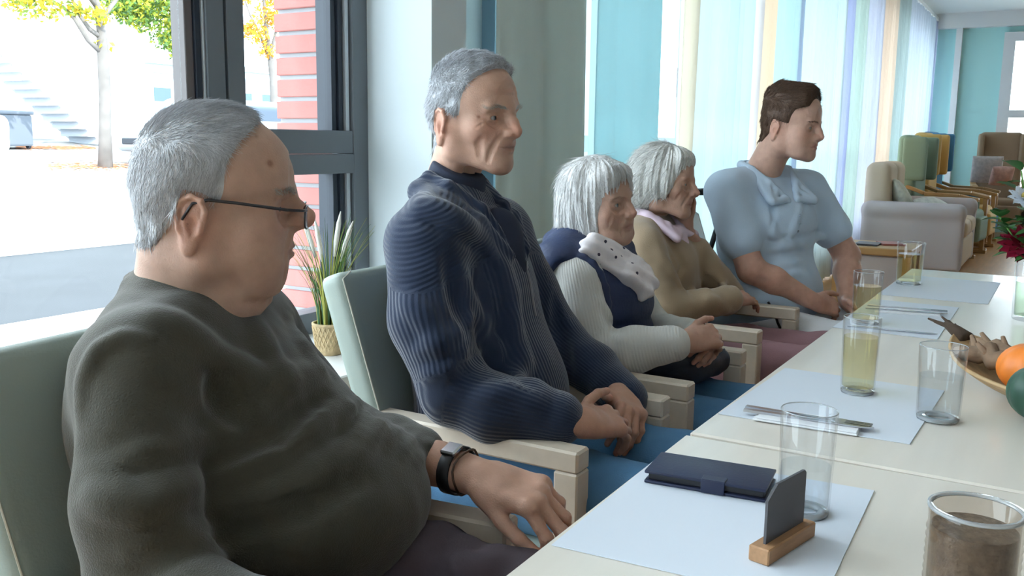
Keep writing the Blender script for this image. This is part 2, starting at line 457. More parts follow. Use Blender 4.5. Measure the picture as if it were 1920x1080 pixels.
def make_head(h=0.002, cw=0.076, cd=0.093, fw=0.064, face_w=0.058, jaw_w=0.050, jaw_z=-0.046, chin=(0, -0.094, -0.066), chin_r=(0.021, 0.017, 0.016),
              cheek=0.0, nose_tip=(0, -0.125, 0.003), nose_r=0.0105, nose_w=0.0135, bridge_y=-0.098, brow=0.0085, lip=0.0045, mouth_y=-0.105, mouth_z=-0.036,
              mouth_w=0.024, ear=1.0, eye_open=1.0, neck=((0, 0.03, -0.06), (0, 0.05, -0.2)), neck_r=(0.052, 0.058), double=0.0, jowl=0.0, smile=0.0,
              eye_z=0.021, extra=None, brow_z=0.04, hump=0.001, forehead_y=-0.036, top=0.066):
    F = Field((-0.125, -0.15, -0.25), (0.125, 0.14, 0.18), h)
    F.ell((0, -0.005, top), (cw, cd-0.006, 0.085))
    F.ell((0, 0.024, 0.03), (cw*0.92, 0.056, 0.06), k=0.03)
    F.ell((0, forehead_y, 0.058), (fw, 0.069, 0.062), k=0.03)
    F.ell((0, -0.046, -0.002), (face_w, 0.055, 0.066), k=0.03)
    F.ell((0, -0.078, -0.03), (0.035, 0.03, 0.036), k=0.025)
    for sx in (-1, 1):
        F.ell((sx*0.046, -0.060, -0.002), (0.019+cheek*0.5, 0.022+cheek*0.4, 0.017+cheek*0.5), k=0.025)
        if cheek: F.ell((sx*0.045, -0.055, -0.03), (0.018+cheek, 0.026+cheek*0.3, 0.024+cheek*0.5), k=0.03)
        F.cap((sx*jaw_w, -0.004, jaw_z), (sx*0.018, chin[1]+0.012, chin[2]+0.002), 0.020, 0.015, k=0.028)
        F.cap((sx*jaw_w, -0.004, jaw_z), (sx*0.056, -0.004, 0.0), 0.019, 0.017, k=0.03)
        F.cap((sx*0.008, -0.099, brow_z-0.002), (sx*0.04, -0.086, brow_z+0.001), brow, brow*0.8, k=0.016)
        if jowl: F.ell((sx*0.034, -0.066, chin[2]+0.008), (0.018+jowl, 0.022+jowl, 0.016+jowl), k=0.025)
    F.ell(chin, chin_r, k=0.022)
    if double:
        F.ell((0, -0.052, chin[2]-0.022), (0.040+double*0.4, 0.042, 0.020+double), k=0.03)
        F.ell((0, -0.02, chin[2]-0.05), (0.048+double*0.3, 0.048, 0.032+double), k=0.03)
    # neck
    F.cap(neck[0], neck[1], neck_r[0], neck_r[1], k=0.03)
    # sockets
    for sx in (-1, 1):
        F.ell((sx*0.032, -0.104, eye_z), (0.019, 0.016, 0.0135), k=0.018, mode='s')
    # nose
    nt = A3(nose_tip); mid_y = 0.5*(bridge_y-0.0035)+0.5*nt[1]+0.0085-hump; mid_z = nt[2]*0.5+(eye_z+0.008)*0.5
    F.cap((0, bridge_y+0.004, eye_z+0.008), (0, mid_y, nt[2]*0.5+(eye_z+0.008)*0.5), 0.0075, 0.0085, k=0.014)
    F.cap((0, mid_y, nt[2]*0.5+(eye_z+0.008)*0.5), nt+A3((0, nose_r, 0)), 0.0085, nose_r, k=0.008)
    for sx in (-1, 1):
        F.ell((sx*nose_w, nt[1]+0.023, nt[2]-0.005), (0.0075, 0.0125, 0.0085), k=0.008)
        F.cap((sx*nose_w*0.55, nt[1]+0.016, nt[2]-0.015), (sx*nose_w*0.6, nt[1]+0.024, nt[2]-0.012), 0.0032, 0.0036, k=0.003, mode='s')
    F.cap((0, nt[1]+0.012, nt[2]-0.008), (0, mouth_y+0.006, nt[2]-0.018), 0.006, 0.008, k=0.008)
    # eyelids
    for sx in (-1, 1):
        F.ell((sx*0.032, -0.0805, eye_z), (0.0145, 0.0135, 0.0135), k=0.005)
        F.ell((sx*0.032, -0.094, eye_z-0.0005), (0.0130, 0.0075, 0.0043*eye_open), k=0.0015, mode='s')
    # lips
    up = [(-mouth_w, mouth_y+0.014, mouth_z+smile), (-mouth_w*0.45, mouth_y+0.0015, mouth_z+0.004), (0, mouth_y-0.001, mouth_z+0.0035), (mouth_w*0.45, mouth_y+0.0015, mouth_z+0.004), (mouth_w, mouth_y+0.014, mouth_z+smile)]
    dn = [(-mouth_w, mouth_y+0.014, mouth_z+smile), (-mouth_w*0.45, mouth_y+0.002, mouth_z-0.005), (0, mouth_y, mouth_z-0.006), (mouth_w*0.45, mouth_y+0.002, mouth_z-0.005), (mouth_w, mouth_y+0.014, mouth_z+smile)]
    md = [(-mouth_w*1.05, mouth_y+0.014, mouth_z+smile), (-mouth_w*0.5, mouth_y+0.001, mouth_z), (0, mouth_y-0.004, mouth_z-0.0005), (mouth_w*0.5, mouth_y+0.001, mouth_z), (mouth_w*1.05, mouth_y+0.014, mouth_z+smile)]
    F.poly(up, [lip*0.5, lip, lip, lip, lip*0.5], k=0.005); F.poly(dn, [lip*0.5, lip*1.1, lip*1.2, lip*1.1, lip*0.5], k=0.005)
    crease(F, md, 0.0028, 0.0022, 0.002, n=3)
    # ears
    for sx in (-1, 1):
        E = A3((sx*(cw-0.004), 0.006, 0.0)); q = ear
        Rm = rot3(12, 0, sx*24)
        def ep(y, z, x=0.0): return E+Rm@A3((sx*x*q, y*q, z*q))
        F.ell(ep(0.004, 0.002, 0.004), (0.0075*q, 0.0165*q, 0.030*q), R=Rm, k=0.006)
        ring = [ep(-0.010, 0.004, 0.006), ep(-0.011, 0.018, 0.007), ep(-0.004, 0.029, 0.009), ep(0.008, 0.031, 0.010), ep(0.018, 0.023, 0.011), ep(0.020, 0.008, 0.011), ep(0.015, -0.008, 0.010), ep(0.006, -0.019, 0.008)]
        F.ell(ep(-0.001, -0.002, 0.014), (0.008*q, 0.0085*q, 0.013*q), R=Rm, k=0.004, mode='s')
        F.poly([ep(0.012, 0.018, 0.0085), ep(0.010, 0.0, 0.0085), ep(0.003, -0.012, 0.0085)], [0.0025*q]*3, k=0.003)
        F.poly(ring, [0.003*q]*8, k=0.003)
        F.ell(ep(0.001, -0.025, 0.006), (0.006*q, 0.010*q, 0.011*q), R=Rm, k=0.005)
        F.ell(ep(-0.010, -0.002, 0.008), (0.004*q, 0.004*q, 0.007*q), R=Rm, k=0.003)
    if extra: extra(F)
    return F

def blob(V, c, r):
    """soft 0..1 spot around c with radii r"""
    d = ((V-A3(c))/A3(r)); return np.exp(-(d*d).sum(1))
def skin_color(V, base, red=0.5, mouth_z=-0.036, mouth_y=-0.105, mouth_w=0.024, nose=(0, -0.125, 0.003), spots=(), cw=0.076, lipcol=(0.40, 0.21, 0.17)):
    C = np.tile(A3(base), (len(V), 1))
    def mix(c, m): 
        nonlocal C
        C = C*(1-m[:, None])+A3(c)*m[:, None]
    rd = A3(base)*A3((1.05, 0.72, 0.66))
    X = np.abs(V[:, 0]); W = V.copy(); W[:, 0] = X
    mix(rd, 0.75*red*blob(W, (0.045, -0.08, -0.005), (0.025, 0.04, 0.022)))
    mix(rd, 0.9*red*blob(V, nose, (0.02, 0.022, 0.02)))
    mix(rd, 0.9*red*blob(W, (cw+0.006, 0.01, 0.0), (0.016, 0.03, 0.04)))
    mix(lipcol, np.clip(1.5*blob(V, (0, mouth_y-0.003, mouth_z), (mouth_w*0.85, 0.016, 0.0072)), 0, 0.8))
    for c, r in spots: mix(A3(base)*A3((0.5, 0.36, 0.33)), np.clip(1.3*blob(V, c, (r, r, r)), 0, 0.8))
    n = vnoise(V[:, 0]*70, V[:, 1]*70, V[:, 2]*70); C = C*(0.93+0.14*n[:, None])
    return C
def head_matrix(origin, yaw=0, pitch=0, roll=0, s=1.0):
    """yaw turns the face from -Y towards +X, pitch lifts the chin, roll tips the head"""
    M = Matrix.Rotation(math.radians(yaw), 3, 'Z') @ Matrix.Rotation(math.radians(-pitch), 3, 'X') @ Matrix.Rotation(math.radians(roll), 3, 'Y')
    return np.array(M, np.float32)*s, A3(origin)
def to_world(V, HM): return V@HM[0].T+HM[1]
def to_local(P, HM): return (np.linalg.inv(HM[0])@(A3(P)-HM[1])).astype(np.float32)
def eyeball(name, HM, sx, parent, base, iris=(0.10, 0.12, 0.14), look=(0, -1, 0), eye_z=0.021):
    """eye with white, iris and pupil"""
    c = A3((sx*0.032, -0.0805, eye_z)); r = 0.0124
    n1, n2 = 16, 20; V = []; Q = []; C = []
    d = A3(look); d /= np.linalg.norm(d); x = np.cross(d, A3((0, 0, 1))); x /= np.linalg.norm(x); y = np.cross(x, d)
    for i in range(n2+1):
        a = PI*(i/n2)**1.3
        for j in range(n1):
            b = 2*PI*j/n1; V.append(c+r*(d*math.cos(a)+(x*math.cos(b)+y*math.sin(b))*math.sin(a)))
            C.append((0.01, 0.01, 0.01) if a < 0.2 else iris if a < 0.52 else (0.33, 0.29, 0.27))  # white of the eye darkened to paint in the shade of deep sockets
    for i in range(n2):
        for j in range(n1):
            k = (j+1) % n1; Q.append((i*n1+j, i*n1+k, i*n1+n1+k, i*n1+n1+j))
    V = to_world(np.array(V, np.float32), HM)-A3(base)
    o = link('eye', np_mesh('eye', V, np.array(Q), {'col': np.array(C)}), mat('eye_surface', (0.6, 0.6, 0.6), rough=0.08, attr='col'), parent)
    return o
SKIN = lambda: mat('skin', (0.5, 0.33, 0.25), rough=0.52, spec=0.35, attr='col', sss=0.12, bump=0.18, bscale=420.0, var=0.05, vscale=90.0)
def hair_cap(F, thick, h=None, noise=None):
    """hair as a shell over the head: thick(x,y,z) metres, negative where no hair grows"""
    G = F.copy(); idx = np.nonzero(np.abs(G.D) < 0.06); p = [G.ax[i][idx[i]] for i in range(3)]
    G.D[idx] -= thick(*p).astype(np.float32)
    return G

# ------------------------------------------------------------------ people: bodies
def PX(x, y, X=None, Y=None, Z=None):
    """point on the plane X=, Y= or Z= seen at pixel x,y of the 1920x1080 frame"""
    d = _fw+_r2*((x-960)/CAM_F)-_u2*((y-540)/CAM_F)
    t = X/d.x if X is not None else Y/d.y if Y is not None else (Z-CAM_H)/d.z
    return A3((d.x*t, d.y*t, CAM_H+d.z*t))
def unit(v): v = A3(v); return v/(np.linalg.norm(v)+1e-9)
def hand(F, wrist, fwd, nrm, thumb_side, curls=((20, 25, 15),)*4, spread=(6, 1, -4, -9), thumb=((0.55, 0.75, -0.25), (0.8, 0.5, -0.3), (0.95, 0.25, -0.3)), s=1.0, k=0.006, back=0.0):
    """palm, four jointed fingers and a thumb; nrm leaves the back of the hand, thumb_side points to the thumb"""
    W = A3(wrist); f = unit(fwd); n = A3(nrm); n = unit(n-f*(n@f)); t = np.cross(n, f); t = t if t@A3(thumb_side) > 0 else -t
    R = np.stack([f, t, n], 1)
    F.box(W+f*0.046*s, (0.047*s, 0.036*s, 0.0135*s), 0.0125*s, R=R, k=0.01)
    F.cap(W-f*0.03*s, W+f*0.03*s, 0.024*s, 0.025*s, k=0.015, flat=(n, 0.78))
    F.ell(W+f*0.035*s+t*0.022*s-n*0.008*s, (0.028*s, 0.017*s, 0.015*s), R=R, k=0.01)
    base = [(0.088, 0.027), (0.092, 0.0095), (0.087, -0.0085), (0.078, -0.0255)]
    ln = [(0.042, 0.025, 0.019), (0.046, 0.028, 0.020), (0.042, 0.026, 0.020), (0.033, 0.020, 0.017)]
    rd = [(0.0092, 0.0082, 0.0072), (0.0094, 0.0084, 0.0074), (0.009, 0.008, 0.007), (0.0079, 0.007, 0.0062)]
    nails = []
    for i in range(4):
        p = W+(f*base[i][0]+t*base[i][1])*s; a = 0.0; sp = math.radians(spread[i]); c = curls[i]
        fd = unit(f*math.cos(sp)+t*math.sin(sp))
        F.ell(p+n*0.003*s, (0.012*s, 0.0105*s, 0.0105*s), R=R, k=0.006)
        for j in range(3):
            a += math.radians(c[j]); d = unit(fd*math.cos(a)-n*math.sin(a)); q = p+d*ln[i][j]*s
            F.cap(p, q, rd[i][j]*s, (rd[i][j]-0.0009)*s, k=0.0035 if j else 0.006)
            F.ell(q, (rd[i][j]*1.02*s,)*3, k=0.002) if j < 2 else None
            p = q
        up = unit(n*math.cos(a)+fd*math.sin(a)); nails.append((p+up*0.006*s-d*0.002*s, up))
    p = W+(f*0.022+t*0.026-n*0.006)*s
    for j, (v, L, r0, r1) in enumerate(zip(thumb, (0.042, 0.030, 0.024), (0.0125, 0.0098, 0.009), (0.0098, 0.009, 0.0072))):
        d = unit(f*v[0]+t*v[1]+n*v[2]); q = p+d*L*s; F.cap(p, q, r0*s, r1*s, k=0.008 if j == 0 else 0.003); p = q
    nails.append((p+n*0.005*s-d*0.002*s, n))
    return nails
def hand_color(V, base, nails, red=0.35):
    C = np.tile(A3(base), (len(V), 1)); n = vnoise(V[:, 0]*60, V[:, 1]*60, V[:, 2]*60)
    C = C*(0.9+0.16*n[:, None])*A3((1.0, 0.93, 0.91))
    for c, u in nails:
        m = np.clip(1.6*blob(V, c, (0.006, 0.006, 0.006)), 0, 0.85)[:, None]; C = C*(1-m)+A3(base)*A3((1.25, 1.05, 1.05))*m
    return C

class Person:
    """one body mesh (head, hands and covered body in one surface set) with hair, eyes and clothes as children"""
    def __init__(s, label, base, skin):
        s.base = A3(base); s.skin = skin; s.parts = []; s.cols = []
        s.o = bpy.data.objects.new('person', bpy.data.meshes.new('person')); COL.objects.link(s.o); s.o.location = base
        tag(s.o, label, 'person')
    def skin_part(s, V, Q, C): s.parts.append((V, Q)); s.cols.append(C)
    def child(s, name, V, Q, m, attrs=None, parent=None, label=None):
        b = s.base
        o = link(name, np_mesh(name, V-b, Q, attrs), m, parent or s.o)
        if label: o['label'] = label
        return o
    def inner(s, F, off=0.014, step=2):
        """covered body under a garment field"""
        G = Field.__new__(Field); G.lo = F.lo; G.h = F.h*step; G.D = F.D[::step, ::step, ::step]+np.float32(off); G.n = np.array(G.D.shape)
        G.ax = [a[::step] for a in F.ax]; V, Q = G.mesh(0)
        if len(V): s.skin_part(V, Q, np.tile(A3(s.skin), (len(V), 1)))
    def finish(s):
        V, Q = merge(s.parts); C = np.concatenate(s.cols)
        me = np_mesh('person', V-s.base, Q, {'col': C}); old = s.o.data; s.o.data = me; bpy.data.meshes.remove(old)
        me.materials.append(SKIN())
def interp_mask(x, xs, ys): return np.interp(x, xs, ys).astype(np.float32)
def short_hair(F, front, low, t0=0.010, top=0.004, soft=0.014, streak=0.002, seed=0.0, freq=90.0):
    """front: (z, y) hairline points, low: (y, z) lower edge points, in head space"""
    fz, fy = zip(*front); ly, lz = zip(*low)
    def thick(x, y, z):
        a = sstep(-soft*0.4, soft, y-interp_mask(z, fz, fy)); b = sstep(-soft*0.3, soft, z-interp_mask(y, ly, lz)); m = np.minimum(a, b)
        n = vnoise(x*freq+seed, y*freq*0.35+z*freq*0.15, z*freq*0.5+seed)
        return -0.006+(0.006+t0+top*sstep(0.06, 0.13, z)+streak*(n-0.5)*2)*m
    return hair_cap(F, thick)

def limb_cloth(F, pts, rads, k=0.03): F.poly(pts, rads, k=k, kk=0.02)
def wr(F, amp=0.004, f=18.0, seed=0.0, band=0.03):
    """soft cloth unevenness"""
    F.displace(lambda x, y, z: amp*2*(vnoise(x*f+seed, y*f, z*f*0.7)-0.5)+amp*0.8*(vnoise(x*f*2.3, y*f*2.3+seed, z*f*1.6)-0.5), band)
def hit(F, x, y, t0=0.4, t1=5.0):
    """first point of the field's surface on the line of sight through pixel x,y"""
    d = np.array(_fw+_r2*((x-960)/CAM_F)-_u2*((y-540)/CAM_F), np.float32); t = np.arange(t0, t1, 0.003, dtype=np.float32)
    P = d[None]*t[:, None]; P[:, 2] += CAM_H; q = (P-F.lo)/F.h; ok = ((q >= 0) & (q < np.array(F.n)-1)).all(1)
    P = P[ok]
    if not len(P): return None
    v = F.at(P); i = np.nonzero(v < 0)[0]
    return P[i[0]] if len(i) else None
def on_surface(F, pts):
    """pixel points (x,y) and world points (x,y,z) as world points on or near the surface"""
    o = [hit(F, *p) if len(p) == 2 else A3(p) for p in pts]; return [p for p in o if p is not None]
def folds(F, pts, amp=0.006, r=0.012):
    pts = on_surface(F, pts)
    if len(pts) > 1: ridge(F, pts, r=r, height=amp, k=r*1.2, n=4)
def dent(F, pts, depth=0.005, r=0.010):
    pts = on_surface(F, pts)
    if len(pts) > 1: crease(F, pts, r, depth, r*1.2, n=4)

def chain(T, pts): return [T(*p) for p in pts]
def frame(cx, cy, yaw):
    c, s_ = math.cos(math.radians(yaw)), math.sin(math.radians(yaw))
    return lambda x, y, z: A3((cx+c*x-s_*y, cy+s_*x+c*y, z))

def legs(P, T, hips, knees, ankles, r=(0.088, 0.066, 0.05), m=None, name='trousers', shoe=None, seat=None, h=0.009, extra=None):
    al = np.array(hips+knees+ankles); F = Field(al.min(0)-0.16, al.max(0)+0.16, h)
    for hp, kn, an in zip(hips, knees, ankles):
        F.poly([hp, (A3(hp)+A3(kn))/2, kn], [r[0], (r[0]+r[1])/2*1.02, r[1]], k=0.05, kk=0.03); F.poly([kn, an], [r[1], r[2]], k=0.02)
    if seat is not None: F.ell(seat[0], seat[1], k=0.05)
    wr(F, 0.004, 22.0, 3.3)
    if extra: extra(F)
    V, Q = F.mesh(1); o = P.child(name, V, Q, m); P.inner(F, 0.016, 2)
    for an in ankles:
        a = A3(an); S = Field(a+A3((-0.1, -0.27, -0.16)), a+A3((0.1, 0.1, 0.1)), 0.006); z0 = 0.0
        S.ell((a[0], a[1]+0.01, 0.055), (0.04, 0.05, 0.05)); S.ell((a[0], a[1]-0.12, 0.042), (0.047, 0.09, 0.038), k=0.04); S.cap((a[0], a[1]-0.05, 0.05), (a[0], a[1], 0.10), 0.038, 0.042, k=0.03)
        S.cut((0, 0, -1), (0, 0, 0.004), 0.006); V, Q = S.mesh(1); P.child('shoe', V, Q, shoe)
    return o

# ------------------------------------------------------------------ the room
CEIL = 3.0; XE = 14.6; XB = -3.2; YR = -5.2; YG = 2.1      # ceiling height, end wall, back wall, rear wall, glass plane
M_wall = mat('pale_plaster', (0.66, 0.73, 0.76), rough=0.85, bump=0.05, bscale=150.0)
M_white = mat('white_paint', (0.80, 0.81, 0.80), rough=0.6)
M_teal = mat('teal_paint', (0.48, 0.80, 0.76), rough=0.8)
M_floor = mat('orange_wood_floor', (0.58, 0.29, 0.09), rough=0.35, var=0.15, vscale=3.0, stretch=(1, 8, 1), spec=0.5)
M_frame = mat('grey_window_metal', (0.15, 0.17, 0.19), rough=0.42, metal=0.1)
M_frame_d = mat('dark_window_gasket', (0.022, 0.03, 0.045), rough=0.5)
M_pane = glass_mat('window_glass', (0.97, 0.99, 0.99), ior=1.25)
M_sill = mat('white_sill', (0.82, 0.82, 0.80), rough=0.35)
struct(MB().bb((XB, YR, -0.08), (XE+0.1, 2.3, 0.0)).build('floor', M_floor))
struct(MB().bb((XB, YR, CEIL), (XE+0.1, 2.55, CEIL+0.1)).build('ceiling', M_white))
struct(MB().bb((XB-0.15, YR, 0), (XB, 2.5, CEIL)).build('wall_back', M_wall))
struct(MB().bb((XB, YR-0.15, 0), (XE+0.1, YR, CEIL)).build('wall_rear', M_wall))
# end wall: white band over a recessed teal wall, window at its right
struct(MB().bb((XE, YR, 0), (XE+0.15, -1.9, CEIL)).bb((XE, 0.78, 0), (XE+0.15, 2.5, CEIL)).bb((XE, -1.9, 0), (XE+0.15, 0.78, 0.55)).bb((XE, -1.9, 2.62), (XE+0.15, 0.78, CEIL)).build('wall_end', M_teal))
struct(MB().bb((XE-0.14, YR, 2.80), (XE-0.001, 1.9, CEIL)).build('trim_1', M_white))
struct(MB().bb((XE-0.10, 1.38, 0), (XE-0.001, 1.46, 2.80)).build('trim_2', M_white))
wend = empty('window_3'); struct(wend)
for lo, hi in (((-1.98, 0.47), (0.86, 0.57)), ((-1.98, 2.60), (0.86, 2.72)), ((0.72, 0.57), (0.86, 2.60)), ((-1.98, 0.57), (-1.84, 2.60)), ((-0.66, 0.57), (-0.54, 2.60)), ((-0.54, 1.58), (0.72, 1.68)), ((-1.84, 1.58), (-0.66, 1.68))):
    MB().bb((XE-0.09, lo[0], lo[1]), (XE-0.002, hi[0], hi[1])).build('frame', M_white, wend)
for y0, y1 in ((-0.54, 0.72), (-1.84, -0.66)):
    for z0, z1 in ((0.57, 1.58), (1.68, 2.60)): MB().bb((XE-0.055, y0, z0), (XE-0.048, y1, z1)).build('pane', M_pane, wend)

# window front: parapet and sill below the first window
struct(MB().bb((XB, 1.66, 0), (2.5, 2.25, 0.51)).build('wall_parapet', mat('parapet_paint', (0.60, 0.64, 0.60), rough=0.8)))
struct(MB().bb((XB, 1.61, 0.51), (2.498, 2.12, 0.55), 0.004).build('trim_3', M_sill))
struct(MB().bb((XB, 2.12, 0.47), (2.498, 2.56, 0.535)).build('trim_4', M_sill))
# pier between the first window and the curtained front
struct(MB().bb((2.5, 1.79, 0), (2.70, 2.22, CEIL)).build('wall_pier', M_wall))
struct(MB().bb((2.70, 2.02, 0), (3.34, 2.22, CEIL)).build('wall_recess', M_wall))
struct(MB().bb((3.16, 1.96, 0), (3.34, 2.02, CEIL)).build('trim_6', mat('slate_blue_panel', (0.28, 0.42, 0.52), rough=0.7)))
# brick reveal outside: every course a brick of its own, mortar set back
bp = struct(MB().bb((2.515, 2.225, 0.4), (2.74, 2.475, 3.1)).build('wall_outer_brick', mat('pale_mortar', (0.42, 0.45, 0.47), rough=0.95)))
M_brick = mat('red_brick', (0.42, 0.17, 0.15), rough=0.9, bump=0.35, bscale=90.0, var=0.16, vscale=7.0)
bm_ = MB().bb((-0.12, -0.128, -0.0305), (0.12, 0.128, 0.0305), 0.003).mesh('brick')
z = 0.56; i = 0
while z < 3.0:
    b = link('brick', bm_, M_brick, bp); b.location = (2.62+random.uniform(-0.002, 0.002), 2.354+random.uniform(-0.003, 0.003), z+0.03); z += 0.0765; i += 1
# lintel and wall over the windows, roof whose shadow lies on the yard
struct(MB().bb((XB-0.2, 2.12, 2.86), (XE+0.2, 2.55, CEIL+0.1)).build('wall_lintel', mat('pale_mortar', (0.42, 0.45, 0.47))))
struct(MB().bb((XB-4, YR-1, CEIL+0.1), (XE+5, 2.6, 4.15)).build('roof', mat('roof_grey', (0.3, 0.3, 0.3))))

def win(n, x0, x1, z0, z1, mull=(), trans=None):
    w_ = empty('window_%d' % n, ((x0+x1)/2, YG, z0)); struct(w_); c = ((x0+x1)/2, YG, z0)
    def B(name, lo, hi, m, bev=0.002): return MB().bb([a-q for a, q in zip(lo, c)], [a-q for a, q in zip(hi, c)], bev).build(name, m, w_)
    return w_, B
# first window: wide fixed pane, double post, casement with transom
w1, B = win(1, XB, 2.5, 0.55, 2.86)
y0, y1 = 2.055, 2.13
B('frame', (XB, y0, 0.55), (1.76, y1, 0.60), M_frame); B('frame', (1.94, y0, 0.55), (2.5, y1, 0.62), M_frame)
B('post', (1.757, y0+0.02, 0.55), (1.785, y1, 2.86), mat('bronze_seal', (0.13, 0.115, 0.115), rough=0.5)); B('post', (1.785, y0+0.012, 0.55), (1.806, y1, 2.86), M_frame_d)
B('post', (1.806, y0+0.006, 0.55), (1.814, y1, 2.86), mat('silver_seal', (0.5, 0.53, 0.56), rough=0.3, metal=0.5))
B('post', (1.814, y0, 0.55), (1.878, y1, 2.86), M_frame); B('post', (1.880, y0+0.012, 0.55), (1.888, y1, 2.86), M_frame_d); B('post', (1.888, y0, 0.55), (1.952, y1, 2.86), M_frame)
B('frame', (2.425, y0, 0.55), (2.5, y1, 2.86), M_frame)
B('transom', (1.952, y0, 1.065), (2.425, y1, 1.128), M_frame); B('transom', (1.952, y0+0.004, 1.130), (2.425, y1, 1.205), M_frame)
for zz0, zz1 in ((1.205, 2.86), (0.62, 1.065)):
    B('gasket', (2.352, y0+0.03, zz0), (2.374, y1+0.02, zz1), M_frame_d, 0.001); B('gasket', (2.378, y0+0.022, zz0), (2.398, y1+0.015, zz1), M_frame_d, 0.001); B('gasket', (2.401, y0+0.012, zz0), (2.418, y1, zz1), mat('silver_seal', (0.5, 0.53, 0.56)), 0.001)
B('pane', (XB, 2.095, 0.60), (1.757, 2.10, 2.86), M_pane, 0); B('pane', (1.952, 2.095, 1.205), (2.36, 2.10, 2.86), M_pane, 0); B('pane', (1.952, 2.095, 0.62), (2.36, 2.10, 1.065), M_pane, 0)
# curtained front
struct(MB().bb((3.34, 1.95, 0), (XE, 2.25, 0.40)).build('wall_front', M_wall))
w2, B = win(2, 3.34, XE, 0.40, 2.86)
M_wf = mat('white_window_frame', (0.70, 0.74, 0.78), rough=0.5)
xs = [3.34, 4.25, 5.45, 6.6, 7.8, 9.0, 10.2, 11.4, 12.6, 13.8, XE]
for k, x in enumerate(xs): B('post', (x-0.045, y0, 0.40), (x+0.045, y1, 2.86), M_wf)
for k, (a, b) in enumerate(zip(xs, xs[1:])):
    B('transom', (a+0.045, y0, 1.13), (b-0.045, y1, 1.21), M_wf); B('frame', (a+0.045, y0, 0.40), (b-0.045, y1, 0.47), M_wf)
    B('pane', (a+0.045, 2.095, 1.21), (b-0.045, 2.10, 2.86), M_pane, 0); B('pane', (a+0.045, 2.095, 0.47), (b-0.045, 2.10, 1.13), M_pane, 0)
B('handle', (5.33, 2.03, 1.45), (5.35, 2.055, 1.62), mat('steel_handle', (0.5, 0.5, 0.52), rough=0.3, metal=0.9))

# curtains
def curtain(x0, x1, y, label, col, pitch=0.11, amp=0.022, trl=0.3, seed=0, z0=0.03, z1=2.9, group=None):
    rs = random.Random(seed); n = max(12, int((x1-x0)/pitch*8)); ph = rs.random()*6
    def f(u, v):
        x = x0+(x1-x0)*u; a = amp*(0.75+0.4*v); return Vector((x+0.012*math.sin(9*u+ph)*(1-v), y+a*math.sin(2*PI*(x-x0)/pitch+0.6*math.sin(5*u+ph))+0.010*math.sin(23*u+3*v), z0+(z1-z0)*v))
    m = mat('curtain_'+label.split(' ')[0]+'_'+str(seed), col, rough=0.9, translucent=trl, bump=0.1, bscale=300.0)
    o = MB().grid(f, n, 8).build('curtain', m, None, smooth=True); solidify(o, 0.0015)
    tag(o, label, 'curtain', group); return o
def XY(px, y): return float(PX(px, 180, Y=y)[0])
cy = 1.74
curtain(XY(936, cy), XY(1101, cy), cy, 'grey-green curtain hanging beside the pale pier', (0.66, 0.76, 0.73), 0.30, 0.018, 0.14, 1)
curtain(XY(1119, cy), XY(1232, cy), cy, 'turquoise curtain across a narrow gap from the grey-green one', (0.60, 0.80, 0.83), 0.22, 0.016, 0.42, 2)
cy = 1.72
bands = [(1277, 1302, 'cream curtain edge next to the turquoise curtain\'s open window', (0.82, 0.79, 0.71)), (1300, 1402, 'broad ice-blue sheer curtain behind the women', (0.76, 0.85, 0.88)), (1402, 1420, 'white sheer curtain strip touching the ice-blue sheer', (0.88, 0.86, 0.86)),
         (1418, 1449, 'peach sheer curtain strip behind the young man\'s head', (0.86, 0.77, 0.66)), (1449, 1484, 'pale aqua curtain strip right after the peach strip', (0.72, 0.84, 0.86)), (1484, 1500, 'narrow slate-blue curtain strip painted as a shadow gap above the young man', (0.55, 0.62, 0.71)),  # slate-blue strip: a shadow gap put into the curtain colour
         (1498, 1574, 'bright white-blue sheer curtain in front of the young man\'s face', (0.81, 0.88, 0.89)), (1574, 1592, 'lavender-blue curtain strip above the beige sofa', (0.67, 0.71, 0.85)), (1592, 1612, 'pale green curtain strip above the beige sofa', (0.71, 0.79, 0.76)),
         (1612, 1645, 'pale lavender sheer curtain above the beige sofa', (0.77, 0.79, 0.86)), (1645, 1670, 'peach curtain strip beside the green recliner', (0.86, 0.77, 0.69)), (1670, 1692, 'sage curtain strip behind the green recliner', (0.64, 0.71, 0.71)),
         (1692, 1742, 'white-blue sheer curtain behind the recliners', (0.8, 0.84, 0.9)), (1742, 1788, 'lilac curtain strip behind the blue recliner', (0.71, 0.73, 0.85))]
for k, (a, b, lb, col) in enumerate(bands):
    x0, x1 = XY(a+0.7, cy), min(XY(b-0.7, cy), XE-0.02); curtain(x0, x1, cy, lb, col, 0.16, 0.03, 0.62, 10+k)
tr = struct(MB().bb((2.75, 1.69, 2.91), (XE, 1.79, 2.95)).build('trim_5', M_white))

# ------------------------------------------------------------------ the yard outside
def gz(y): return -0.10 + (0.088*(y-10.3) if y > 10.3 else 0.0)
def strip(name, y0, y1, m, n=1, label=None, dz=0.0):
    mb = MB()
    mb.grid(lambda u, v: Vector((-30+130*u, y0+(y1-y0)*v, gz(y0+(y1-y0)*v)+dz)), 2, n+1)
    return struct(mb.build(name, m))
strip('ground_paving', 2.5, 6.1, mat('light_concrete', (0.70, 0.70, 0.68), rough=0.9))
strip('ground_asphalt', 6.1, 9.55, mat('blue_asphalt', (0.050, 0.054, 0.060), rough=0.95, var=0.12, vscale=1.5))
struct(MB().bb((XE+0.2, -40, -0.14), (100, 2.5, -0.10)).build('ground_side', mat('light_concrete', (0.70, 0.70, 0.68))))
k_ = struct(MB().bb((-30, 9.55, -0.12), (100, 10.3, -0.03), 0.01).build('kerb', mat('kerb_stone', (0.78, 0.77, 0.74), rough=0.9)))
